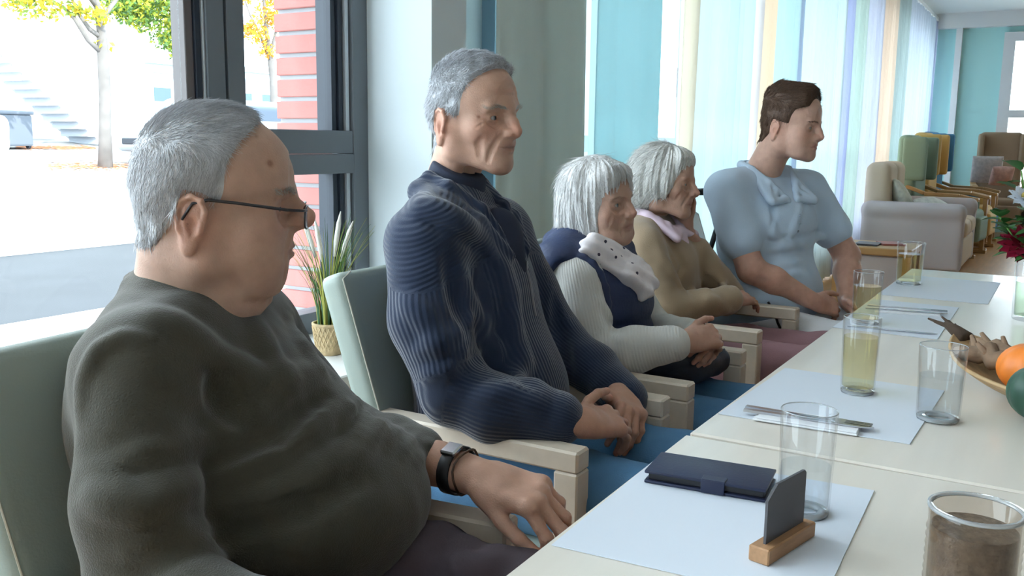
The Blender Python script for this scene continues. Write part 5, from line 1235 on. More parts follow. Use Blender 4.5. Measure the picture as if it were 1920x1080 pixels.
# ---- second seated man: silver hair, navy ribbed sweater
def strand_hair(F, G, HM, n, rs, dirfn, length, width, lift, gap=0.003, curl=0.25):
    Vh, Qh = G.mesh(1)
    Ps, Ns = sample_surface(Vh, Qh, n, rs, lambda c: F.at(c) > gap)
    Vs, Qs = strands(Ps, Ns, dirfn(Ps).astype(np.float32), length(Ps) if callable(length) else length, width, lift=lift, rs=rs, curl=curl)
    V, Q = merge([(Vh, Qh), (Vs, Qs)]); k = len(Vs)//len(Ps)
    sh = np.concatenate([np.full(len(Vh), 0.85), np.repeat(0.62+0.75*rs.rand(len(Ps))**1.3, k)])
    return to_world(V, HM), Q, sh
def hair_col(sh, base): return {'col': np.outer(sh, A3(base))}
def brows(P, F, HM, pts, m, rs, n=8, L=0.008, w=0.0004, dz=0.35, bc=(0.42, 0.42, 0.43)):
    for sx in (-1, 1):
        pp, nn = proj_pts(F, [(sx*p[0], p[1], p[2]) for p in pts], n=14)
        Pb = np.repeat(pp, n, 0)+(rs.rand(len(pp)*n, 3)-0.5)*0.005; Nb = np.repeat(nn, n, 0)
        Vb, Qb = strands(Pb.astype(np.float32), Nb, np.tile(A3((sx*0.8, 0.2, dz)), (len(Pb), 1)), L, w, lift=0.35, rs=rs)
        P.child('eyebrow', to_world(Vb, HM), Qb, m, {'col': np.tile(A3(bc), (len(Vb), 1))})
def build_man2():
    base = (1.55, 1.0, 0.0); skin = (0.50, 0.30, 0.22); rs = np.random.RandomState(21)
    P = Person('lean grey-haired man in a navy ribbed sweater with a turned-down collar', base, skin)
    HM = head_matrix((1.546, 1.017, 1.206), yaw=-6, pitch=-2, roll=-2, s=0.96)
    nb = to_local((1.55, 1.075, 1.06), HM)
    kw = dict(mouth_z=-0.038, mouth_y=-0.104, mouth_w=0.025)
    def extra(F):
        for sx in (-1, 1):
            crease(F, [(sx*0.019, -0.107, -0.006), (sx*0.033, -0.097, -0.026), (sx*0.039, -0.086, -0.05), (sx*0.036, -0.08, -0.064)], 0.005, 0.0017, 0.006)
            crease(F, [(sx*0.050, -0.076, -0.012), (sx*0.052, -0.066, -0.034), (sx*0.044, -0.066, -0.058)], 0.006, 0.0011, 0.008)
            crease(F, [(sx*0.019, -0.1, 0.011), (sx*0.032, -0.098, 0.005), (sx*0.047, -0.084, 0.011)], 0.004, 0.0018, 0.004)
            for dz in (0.004, -0.004, -0.011): crease(F, [(sx*0.048, -0.084, 0.020+dz*0.6), (sx*0.062, -0.068, 0.020+dz*1.8)], 0.0025, 0.0010, 0.003)
            ridge(F, [(sx*0.045, 0.0, -0.055), (sx*0.03, 0.0, -0.11), (sx*0.015, 0.0, -0.17)], 0.009, 0.005, 0.012)
            crease(F, [(sx*0.026, -0.03, -0.085), (sx*0.02, -0.02, -0.12)], 0.006, 0.003, 0.008)
        for z in (0.066, 0.078, 0.090): crease(F, [(-0.046, -0.085, z-0.004), (-0.02, -0.105, z), (0.02, -0.105, z), (0.046, -0.085, z-0.004)], 0.003, 0.0006, 0.003)
    F = make_head(h=0.0019, cw=0.073, cd=0.092, fw=0.062, face_w=0.055, jaw_w=0.046, chin=(0, -0.088, -0.074), chin_r=(0.020, 0.016, 0.016), cheek=0.0,
                  nose_tip=(0, -0.134, -0.004), nose_r=0.0098, hump=0.003, nose_w=0.0125, bridge_y=-0.103, ear=1.1, eye_open=1.0, brow=0.0105, top=0.058, smile=0.003,
                  neck=((0, 0.028, -0.05), tuple(nb)), neck_r=(0.047, 0.054), extra=extra, lip=0.0032, **kw)
    V, Q = F.mesh(1)
    C = skin_color(V, skin, red=0.6, nose=(0, -0.13, 0.0), spots=[((-0.058, -0.072, 0.022), 0.003), ((-0.056, -0.06, -0.005), 0.003)], cw=0.073, **kw)
    P.skin_part(to_world(V, HM), Q, C)
    for sx in (-1, 1): eyeball('eye', HM, sx, P.o, base, look=(0.22, -1, 0.02))
    G = short_hair(F, [(-0.1, 0.03), (0.0, -0.01), (0.015, -0.036), (0.05, -0.044), (0.08, -0.052), (0.10, -0.066), (0.12, -0.084), (0.2, -0.084)],
                   [(-0.09, 0.018), (-0.02, 0.016), (0.0, 0.028), (0.022, 0.032), (0.036, -0.03), (0.06, -0.062), (0.1, -0.07)], t0=0.002, top=0.007, streak=0.003, seed=4.0)
    hm = mat('silver_hair', (0.56, 0.57, 0.60), rough=0.5, spec=0.35, attr='col', bump=0.4, bscale=220.0, var=0.15, vscale=70.0)
    def flow(p):
        top = sstep(0.04, 0.13, p[:, 2])[:, None]; return A3((0.0, 0.5, -0.9))*(1-top)+A3((0.15, -0.8, 0.5))*top+(rs.rand(len(p), 3)-0.5)*0.7
    hv, hq, hs = strand_hair(F, G, HM, 12000, rs, flow, 0.013, 0.0006, 0.34, gap=0.0012)
    P.child('hair', hv, hq, hm, hair_col(hs, (0.56, 0.57, 0.60)), label='short silver hair brushed forward')
    brows(P, F, HM, [(0.012, -0.105, 0.040), (0.03, -0.1, 0.043), (0.05, -0.085, 0.040)], hm, rs, n=4, L=0.011, bc=(0.50, 0.47, 0.42))
    # sweater
    T = frame(1.545, 1.0, 8)
    S = Field((1.12, 0.60, 0.46), (2.0, 1.26, 1.16), 0.0055); R8 = rot3(0, 0, 8)
    S.ell(T(0, 0.0, 0.83), (0.175, 0.125, 0.20), R=R8); S.ell(T(0, 0.05, 0.88), (0.17, 0.085, 0.15), R=R8, k=0.06)
    S.cap(T(-0.15, 0.02, 0.995), T(0.15, 0.02, 0.985), 0.063, k=0.06)
    S.cap(T(0, 0.045, 1.055), T(-0.15, 0.02, 1.0), 0.055, 0.06, k=0.04); S.cap(T(0, 0.045, 1.055), T(0.15, 0.02, 0.99), 0.055, 0.06, k=0.04)
    S.ell(T(0, -0.045, 0.66), (0.175, 0.15, 0.17), R=R8, k=0.07); S.ell(T(0, 0.02, 0.56), (0.185, 0.15, 0.09), R=R8, k=0.05)
    S.poly([T(-0.175, 0.02, 0.985), (1.34, 0.965, 0.86), (1.335, 0.905, 0.735)], [0.074, 0.070, 0.064], k=0.03, kk=0.02)
    S.poly([(1.335, 0.905, 0.735), (1.35, 0.83, 0.71), (1.382, 0.755, 0.702)], [0.064, 0.060, 0.051], k=0.02)
    S.poly([T(0.175, 0.02, 0.975), (1.76, 1.00, 0.85), (1.775, 0.93, 0.74)], [0.070, 0.066, 0.062], k=0.03, kk=0.02)
    S.poly([(1.775, 0.93, 0.74), (1.745, 0.83, 0.70), (1.70, 0.745, 0.672)], [0.062, 0.055, 0.046], k=0.02)
    wr(S, 0.003, 14.0, 5.1)
    # cuffs
    S.poly([(1.377, 0.775, 0.703), (1.393, 0.728, 0.698)], [0.053, 0.050], k=0.006); S.poly([(1.708, 0.76, 0.676), (1.690, 0.725, 0.664)], [0.047, 0.045], k=0.006)
    folds(S, [(800, 700), (850, 690), (900, 640)], 0.007, 0.016); folds(S, [(790, 660), (840, 640), (880, 590)], 0.007, 0.016); dent(S, [(860, 700), (900, 660), (930, 620)], 0.008, 0.016)
    folds(S, [(760, 560), (800, 600), (830, 660)], 0.005, 0.016); dent(S, [(840, 480), (860, 560), (880, 620)], 0.012, 0.018); folds(S, [(870, 520), (890, 600), (930, 660)], 0.006, 0.018)
    dent(S, [(1040, 560), (1050, 620), (1070, 690)], 0.008, 0.014); folds(S, [(960, 600), (980, 680), (1010, 740)], 0.006, 0.018); folds(S, [(900, 740), (960, 735), (1010, 760)], 0.005, 0.014)
    folds(S, [(940, 500), (960, 560), (965, 620)], 0.004, 0.016)
    # turned-down collar: two leaves and the half zip
    for sx in (-1, 1):
        S.poly([T(sx*0.015, 0.105, 1.083), T(sx*0.070, 0.085, 1.078), T(sx*0.100, 0.022, 1.062), T(sx*0.082, -0.045, 1.022), T(sx*0.042, -0.095, 0.962)], [0.019, 0.020, 0.021, 0.019, 0.010], k=0.010)
        S.poly([T(sx*0.015, 0.092, 1.105), T(sx*0.060, 0.072, 1.108), T(sx*0.078, 0.02, 1.092), T(sx*0.055, -0.04, 1.05), T(sx*0.028, -0.085, 0.985)], [0.010, 0.011, 0.011, 0.010, 0.006], k=0.012)
    S.poly([T(0, -0.09, 1.06), T(0, -0.105, 0.99), T(0.0, -0.115, 0.94)], [0.020, 0.018, 0.006], k=0.012, mode='s')
    folds(S, [(782, 350), (796, 388), (850, 416), (890, 440), (940, 492)], 0.016, 0.020); dent(S, [(790, 410), (850, 436), (900, 470), (935, 510)], 0.005, 0.008)
    V, Q = S.mesh(1); P.inner(S, 0.018)
    # direction of the ribs: along the sleeves, upright on the body, across on the shoulders
    loc = V-T(0, 0, 0); c8, s8 = math.cos(math.radians(8)), math.sin(math.radians(8)); lx = loc[:, 0]*c8+loc[:, 1]*s8; ly = -loc[:, 0]*s8+loc[:, 1]*c8
    rib = lx.copy()
    def arm_rib(a, b, out):
        a = A3(a); b = A3(b); ax = unit(b-a); rel = V-a; q = rel-np.outer(rel@ax, ax); u = np.cross(ax, A3((0, -1, 0.2))); u = unit(u); v = np.cross(ax, u)
        return np.arctan2(q@u, q@v)*0.066, np.linalg.norm(q, axis=1), rel@ax
    for sx, sh, el, wr_ in ((-1, T(-0.175, 0.02, 0.985), (1.335, 0.905, 0.735), (1.385, 0.75, 0.702)), (1, T(0.175, 0.02, 0.975), (1.775, 0.93, 0.74), (1.70, 0.745, 0.672))):
        up, du, tu = arm_rib(sh, el, sx); lo, dl, tl = arm_rib(el, wr_, sx)
        m = (lx*sx > 0.115) & (V[:, 2] < 0.955); rib = np.where(m & (tu < 0.24) & (du < 0.11), up, rib); rib = np.where((tl > 0.0) & (dl < 0.085) & (V[:, 2] < 0.80) & (np.abs(lx) > 0.08), lo, rib)
        rib = np.where((lx*sx > 0.085) & (V[:, 2] >= 0.955-0.25*(lx*sx-0.115)), V[:, 2]+0.55*lx*sx+0.15*ly, rib)
    P.child('sweater', V, Q, mat('navy_rib_knit', (0.016, 0.026, 0.056), rough=0.85, spec=0.2, rib=0.0085, ribamp=0.28, bump=0.15, bscale=400.0, var=0.10, vscale=20.0, sheen=0.35), {'rib': rib}, label='navy ribbed sweater with turned-down collar')
    # roll neck underneath
    N = Field((1.42, 0.88, 0.90), (1.70, 1.20, 1.17), 0.004)
    N.cap(T(0, 0.06, 1.02), T(0, 0.040, 1.105), 0.064, 0.059); N.ell(T(0, -0.05, 0.98), (0.05, 0.05, 0.07), k=0.03); N.cap(T(0, -0.06, 1.0), T(0, -0.09, 0.93), 0.028, 0.022, k=0.02)
    N.cut((0.0, -0.42, 1), T(0, 0.03, 1.122), 0.006); V, Q = N.mesh(1)
    P.child('roll_neck', V, Q, mat('navy_cotton', (0.016, 0.022, 0.045), rough=0.85, bump=0.2, bscale=500.0))
    mb = MB(); b3 = A3(base)
    zp, zn = proj_pts(S, [T(0.004, -0.13, 0.955), T(0.004, -0.14, 0.90), T(0.004, -0.15, 0.845)], n=6)
    mb.tube([Vector(p-b3+n*0.0015) for p, n in zip(zp, zn)], 0.0028, 6); mb.box(Vector(zp[1]-b3+zn[1]*0.005), (0.006, 0.003, 0.018)); mb.build('zip', mat('zip_metal', (0.25, 0.25, 0.27), rough=0.35, metal=0.8), P.o)
    # jeans
    legs(P, T, [(1.465, 0.96, 0.53), (1.63, 0.97, 0.53)], [(1.42, 0.46, 0.555), (1.67, 0.48, 0.555)], [(1.42, 0.46, 0.10), (1.66, 0.48, 0.10)], (0.092, 0.072, 0.055),
         mat('blue_denim', (0.075, 0.19, 0.34), rough=0.85, bump=0.25, bscale=400.0, var=0.15, vscale=18.0), shoe=mat('dark_leather', (0.02, 0.02, 0.022), rough=0.4), seat=((1.548, 0.95, 0.53), (0.175, 0.14, 0.09)))
    # clasped hands in the lap
    H = Field((1.33, 0.52, 0.56), (1.76, 0.80, 0.78), 0.0026)
    wl = A3((1.672, 0.728, 0.676)); H.poly([(1.70, 0.76, 0.68), wl], [0.030, 0.026], k=0.01)
    n1 = hand(H, wl, (-0.74, -0.58, -0.14), (0.20, -0.40, 0.9), (-0.5, 0.6, 0.4), curls=((30, 35, 20), (32, 35, 20), (36, 38, 20), (40, 38, 20)), spread=(8, 2, -4, -10), thumb=((0.75, 0.6, 0.15), (0.95, 0.35, 0.25), (0.98, 0.1, 0.3)), s=0.98)
    V, Q = H.mesh(1); P.skin_part(V, Q, hand_color(V, skin, n1))
    H = Field((1.33, 0.50, 0.56), (1.76, 0.80, 0.78), 0.0026)
    wrr = A3((1.420, 0.688, 0.690)); H.poly([(1.388, 0.745, 0.70), wrr], [0.032, 0.028], k=0.01)
    n2 = hand(H, wrr, (0.90, -0.25, -0.16), (-0.25, -0.45, 0.95), (0.3, 0.8, 0.5), curls=((18, 30, 25), (20, 32, 25), (24, 36, 25), (30, 38, 25)), spread=(6, 1, -4, -9), thumb=((0.75, 0.55, 0.30), (0.90, 0.30, 0.30), (0.95, 0.05, 0.2)), s=1.0)
    V, Q = H.mesh(1); P.skin_part(V, Q, hand_color(V, skin, n2))
    P.finish(); return P
# ---- the two women
def bob_hair(h, prims, cuts, F, dz=0.0, amp=0.004, freq=150.0, seed=0.0):
    G = Field((-0.13, -0.15, -0.16), (0.13, 0.15, 0.19), h)
    for i, (c, r) in enumerate(prims): G.ell(c, r, k=0.0 if i == 0 else 0.03)
    for c, r, k in cuts: G.ell(c, r, k=k, mode='s')
    def fn(x, y, z):
        a = np.arctan2(x, y+0.02); return amp*2*(vnoise(a*freq*0.12+seed, z*9+seed, a*3)-0.5)+amp*(vnoise(a*freq*0.3, z*16, seed)-0.5)
    G.displace(fn, 0.02); return G
def build_woman1():
    base = (2.07, 1.0, 0.0); skin = (0.46, 0.285, 0.215); rs = np.random.RandomState(31)
    P = Person('white-haired woman in a navy vest, dotted scarf and cream knit sleeves', base, skin)
    HM = head_matrix(PX(1117, 398, X=2.07), yaw=-8, pitch=4, roll=-3, s=0.90)
    nb = to_local((2.07, 1.03, 0.87), HM)
    kw = dict(mouth_z=-0.040, mouth_y=-0.103, mouth_w=0.022)
    def extra(F):
        for sx in (-1, 1):
            crease(F, [(sx*0.018, -0.106, -0.004), (sx*0.031, -0.096, -0.026), (sx*0.034, -0.086, -0.05)], 0.005, 0.0018, 0.006)
            crease(F, [(sx*0.026, -0.094, -0.044), (sx*0.026, -0.088, -0.064)], 0.004, 0.002, 0.005)
            crease(F, [(sx*0.019, -0.1, 0.011), (sx*0.032, -0.098, 0.004), (sx*0.047, -0.084, 0.011)], 0.004, 0.002, 0.004)
            crease(F, [(sx*0.050, -0.076, -0.004), (sx*0.050, -0.068, -0.03)], 0.005, 0.0007, 0.006)
    F = make_head(h=0.0024, cw=0.072, cd=0.09, fw=0.061, face_w=0.056, jaw_w=0.046, chin=(0, -0.087, -0.072), chin_r=(0.018, 0.015, 0.015), cheek=0.003, nose_tip=(0, -0.130, -0.003), nose_r=0.0080,
                  nose_w=0.0112, bridge_y=-0.1, ear=0.95, eye_open=1.0, brow=0.007, top=0.058, neck=((0, 0.026, -0.05), tuple(nb)), neck_r=(0.045, 0.052), extra=extra, lip=0.003, jowl=0.003, **kw)
    V, Q = F.mesh(1); C = skin_color(V, skin, red=0.55, nose=(0, -0.127, 0.0), lipcol=(0.36, 0.17, 0.14), spots=[((-0.055, -0.068, -0.01), 0.004), ((-0.05, -0.075, -0.028), 0.003)], **kw)
    P.skin_part(to_world(V, HM), Q, C)
    for sx in (-1, 1): eyeball('eye', HM, sx, P.o, base, look=(0.25, -1, 0.05))
    G = bob_hair(0.0024, [((0, 0.006, 0.062), (0.087, 0.104, 0.094)), ((0, 0.030, 0.0), (0.092, 0.082, 0.085)), ((0, 0.05, -0.045), (0.086, 0.062, 0.055)), ((-0.062, -0.018, -0.01), (0.022, 0.035, 0.075)), ((0.062, -0.018, -0.01), (0.022, 0.035, 0.075)),
                      ((-0.035, -0.058, 0.096), (0.035, 0.03, 0.03)), ((0.03, -0.062, 0.096), (0.04, 0.03, 0.028))],
                 [((0, -0.118, -0.010), (0.064, 0.080, 0.088), 0.012), ((0, -0.06, -0.10), (0.075, 0.09, 0.06), 0.01)], F, amp=0.0035)
    hm = mat('white_bob_hair', (0.68, 0.66, 0.65), rough=0.42, spec=0.4, bump=0.4, bscale=160.0, attr='col')
    def flow(p):
        d = p-A3((0, 0.01, 0.15)); d[:, 2] -= 0.02; return d/np.linalg.norm(d, axis=1, keepdims=True)+A3((0, 0, -0.9))+(rs.rand(len(p), 3)-0.5)*0.12
    hv, hq, hs = strand_hair(F, G, HM, 5000, rs, flow, lambda p: 0.006+0.036*sstep(-0.05, 0.0, p[:, 1]), 0.0007, 0.0, gap=0.001, curl=0.08)
    # fringe locks over the forehead
    fr = []
    for i in range(20):
        x = -0.052+0.104*i/19; pp, nn = proj_pts(F, [(x*0.8, -0.07, 0.115), (x*1.02-0.004, -0.092, 0.098), (x*1.15-0.010+rs.uniform(-0.006, 0.006), -0.094, 0.074-0.018*abs(x)/0.05+rs.uniform(-0.014, 0.010))], n=5)
        V1 = []; 
        mbp = pp+nn*np.linspace(0.011, 0.003, len(pp))[:, None]; fr.append((mbp, nn))
    LV = []
    for mbp, nn in fr:
        n = 7; P0 = np.repeat(mbp[:1], n, 0)+(rs.rand(n, 3)-0.5)*0.006
        for j in range(n):
            off = P0[j]-mbp[0]; ww = np.linspace(0.0011, 0.0003, len(mbp)); ring = []
            for q in range(len(mbp)):
                t = unit(mbp[min(q+1, len(mbp)-1)]-mbp[max(q-1, 0)]); b = np.cross(nn[q], t)
                for k in range(3): ring.append(mbp[q]+off*(1-0.4*q/len(mbp))+ww[q]*(b*math.cos(2.094*k)+nn[q]*math.sin(2.094*k)))
            LV.append(np.array(ring, np.float32))
    m = len(fr[0][0]); qs = np.array([(3*i+k, 3*i+(k+1) % 3, 3*i+3+(k+1) % 3, 3*i+3+k) for i in range(m-1) for k in range(3)])
    lv, lq = merge([(v, qs) for v in LV])
    hv, hq = merge([(hv, hq), (to_world(lv, HM), lq)]); hs = np.concatenate([hs, np.repeat(0.7+0.5*rs.rand(len(LV)), len(LV[0]))])
    P.child('hair', hv, hq, hm, hair_col(hs, (0.70, 0.69, 0.68)), label='white chin-length bob with a fringe')
    brows(P, F, HM, [(0.012, -0.103, 0.039), (0.03, -0.1, 0.042), (0.048, -0.085, 0.039)], hm, rs, n=2, L=0.006, w=0.0003, bc=(0.22, 0.16, 0.13))
    # cardigan: torso and sleeves
    T = frame(2.07, 1.0, 0)
    R_sh, R_el, R_wr = PX(1088, 525, X=1.925), PX(1118, 668, X=1.892), PX(1262, 644, X=1.945)
    L_sh, L_el, L_wr = A3((2.215, 1.0, 0.87)), A3((2.255, 0.90, 0.69)), A3((2.135, 0.745, 0.715))
    def torso(S, g):
        S.ell(T(0, 0.0, 0.78), (0.15+g, 0.115+g, 0.16)); S.cap(T(-0.125, 0.01, 0.875), T(0.125, 0.01, 0.875), 0.055+g, k=0.05)
        S.cap(T(0, 0.035, 0.92), T(-0.12, 0.01, 0.88), 0.048+g, 0.05+g, k=0.04); S.cap(T(0, 0.035, 0.92), T(0.12, 0.01, 0.88), 0.048+g, 0.05+g, k=0.04)
        S.ell(T(0, -0.055, 0.80), (0.13+g, 0.085+g, 0.085), k=0.05); S.ell(T(0, -0.03, 0.64), (0.165+g, 0.145+g, 0.12), k=0.06); S.ell(T(0, 0.0, 0.55), (0.175+g, 0.16+g, 0.075), k=0.05)
    S = Field((1.78, 0.62, 0.48), (2.36, 1.22, 0.98), 0.005); torso(S, 0.0)
    S.poly([R_sh, (R_sh+R_el)/2+A3((-0.006, 0.012, 0)), R_el], [0.058, 0.057, 0.057], k=0.03, kk=0.02); S.poly([R_el, (R_el+R_wr)/2, R_wr], [0.056, 0.051, 0.042], k=0.02)
    S.poly([L_sh, L_el], [0.056, 0.052], k=0.03); S.poly([L_el, L_wr], [0.052, 0.040], k=0.02)
    wr(S, 0.003, 20.0, 8.0); folds(S, [(1125, 600), (1150, 640), (1180, 650)], 0.006, 0.010); folds(S, [(1130, 640), (1155, 660), (1180, 690)], 0.006, 0.010); folds(S, [(1120, 560), (1140, 590), (1165, 610)], 0.005, 0.010); folds(S, [(1165, 630), (1170, 660), (1165, 690)], 0.005, 0.009)
    dent(S, [(1252, 620), (1262, 650), (1266, 672)], 0.003, 0.006)
    V, Q = S.mesh(1); P.inner(S, 0.016)
    ax = unit(R_el-R_sh); rel = V-R_sh; q = rel-np.outer(rel@ax, ax); u = unit(np.cross(ax, A3((0, 1, 0)))); v = np.cross(ax, u); rib = np.arctan2(q@u, q@v)*0.058
    ax2 = unit(R_wr-R_el); rel2 = V-R_el; q2 = rel2-np.outer(rel2@ax2, ax2); rib2 = rel2@ax2; low = (np.linalg.norm(q2, axis=1) < 0.075) & (rel2@ax2 > 0.02); rib = np.where(low, rib2, rib)
    knit = mat('cream_rib_knit', (0.60, 0.585, 0.55), rough=0.9, spec=0.15, rib=0.007, ribamp=0.25, bump=0.2, bscale=300.0, var=0.05, sheen=0.3)
    P.child('cardigan', V, Q, knit, {'rib': rib}, label='cream ribbed cardigan')
    # quilted vest
    W = Field((1.82, 0.72, 0.52), (2.32, 1.24, 1.0), 0.005); torso(W, 0.016)
    for a in (R_sh+A3((-0.055, 0.0, -0.06)), L_sh+A3((0.055, 0, -0.06))): W.ell(a, (0.062, 0.075, 0.115), k=0.012, mode='s')
    W.displace(lambda x, y, z: -0.004*np.abs(np.sin(z*PI/0.05)), 0.02)
    for zz in np.linspace(0.60, 0.90, 7): pass
    rim = [R_sh+A3((0.002-0.014*math.sin(t), 0.070*math.cos(t), -0.05+0.105*math.sin(t))) for t in [2*PI*i/18 for i in range(19)]]
    W.poly(rim[:11], [0.010]*11, k=0.008)
    W.poly([T(0.07*math.sin(t), 0.03-0.07*math.cos(t), 0.925+0.01*-math.cos(t)) for t in [2*PI*i/16 for i in range(17)]], [0.018]*17, k=0.012)
    V, Q = W.mesh(1)
    P.child('vest', V, Q, mat('navy_quilt', (0.022, 0.034, 0.085), rough=0.55, spec=0.4, bump=0.3, bscale=120.0, var=0.12, vscale=30.0), label='navy quilted vest')
    # scarf
    Sc = Field((1.90, 0.68, 0.68), (2.26, 1.16, 1.0), 0.004)
    ring = [T(0.066*math.sin(t), 0.008-0.068*math.cos(t), 0.912-0.026*math.cos(t)) for t in [2*PI*i/20 for i in range(21)]]
    Sc.poly(ring, [0.027]*21, k=0.0, kk=0.01)
    pth = on_surface(W, [(1100, 462), (1140, 480), (1175, 508), (1205, 535), (1235, 562), (1262, 590)])
    for off in (-0.024, 0.0, 0.024):
        Sc.poly([p+A3((off*0.7, -0.008, off*0.35)) for p in pth], [0.022, 0.025, 0.025, 0.024, 0.022, 0.018], k=0.012, kk=0.01)
    wr(Sc, 0.005, 30.0, 2.0, 0.03); Sc.displace(lambda x, y, z: 0.0035*np.sin((x*0.8+z)*150), 0.02)
    V, Q = Sc.mesh(1)
    ms = mat('dotted_scarf', (0.74, 0.68, 0.69), rough=0.85, bump=0.2, bscale=200.0)
    nt = ms.node_tree; N = nt.nodes; L = nt.links
    if not any(n.type == 'TEX_VORONOI' for n in N):
        tc = N.new('ShaderNodeTexCoord'); vo = N.new('ShaderNodeTexVoronoi'); vo.inputs['Scale'].default_value = 42.0; L.new(tc.outputs['Object'], vo.inputs['Vector'])
        lt = N.new('ShaderNodeMath'); lt.operation = 'LESS_THAN'; lt.inputs[1].default_value = 0.17; L.new(vo.outputs['Distance'], lt.inputs[0])
        mx = N.new('ShaderNodeMix'); mx.data_type = 'RGBA'; mx.inputs[6].default_value = (0.74, 0.68, 0.69, 1); mx.inputs[7].default_value = (0.05, 0.04, 0.07, 1); L.new(lt.outputs[0], mx.inputs[0]); L.new(mx.outputs[2], N['Principled BSDF'].inputs['Base Color'])
    P.child('scarf', V, Q, ms, label='white scarf with small dark dots')
    legs(P, T, [(2.0, 0.97, 0.52), (2.14, 0.97, 0.52)], [(1.98, 0.56, 0.54), (2.16, 0.56, 0.54)], [(1.98, 0.54, 0.10), (2.16, 0.54, 0.10)], (0.088, 0.066, 0.05), mat('blue_denim', (0.075, 0.19, 0.34)),
         shoe=mat('dark_leather', (0.02, 0.02, 0.022)), seat=((2.07, 0.96, 0.52), (0.17, 0.13, 0.08)))
    # folded hands
    H = Field((1.90, 0.58, 0.62), (2.20, 0.82, 0.82), 0.003); H.poly([R_wr, R_wr+A3((0.02, -0.025, 0.003))], [0.028, 0.024], k=0.01)
    n1 = hand(H, R_wr+A3((0.022, -0.028, 0.005)), (0.80, -0.45, 0.05), (-0.45, -0.55, 0.75), (0.2, 0.4, 0.9), curls=((38, 45, 25), (40, 45, 25), (42, 45, 25), (45, 45, 25)), s=0.88, thumb=((0.8, 0.45, 0.2), (0.95, 0.2, 0.1), (0.95, 0.0, -0.1)))
    V, Q = H.mesh(1); P.skin_part(V, Q, hand_color(V, skin, n1))
    H = Field((1.90, 0.56, 0.62), (2.24, 0.84, 0.82), 0.003); H.poly([L_wr, L_wr+A3((-0.02, -0.02, 0.0))], [0.028, 0.024], k=0.01)
    n2 = hand(H, L_wr+A3((-0.02, -0.022, 0.0)), (-0.75, -0.60, 0.08), (0.3, -0.6, 0.75), (-0.3, 0.3, 0.9), curls=((35, 45, 25), (38, 45, 25), (42, 45, 25), (45, 45, 25)), s=0.88, thumb=((0.8, 0.45, 0.25), (0.95, 0.2, 0.2), (0.95, 0.0, 0.1)))
    V, Q = H.mesh(1); P.skin_part(V, Q, hand_color(V, skin, n2))
    P.finish(); return P

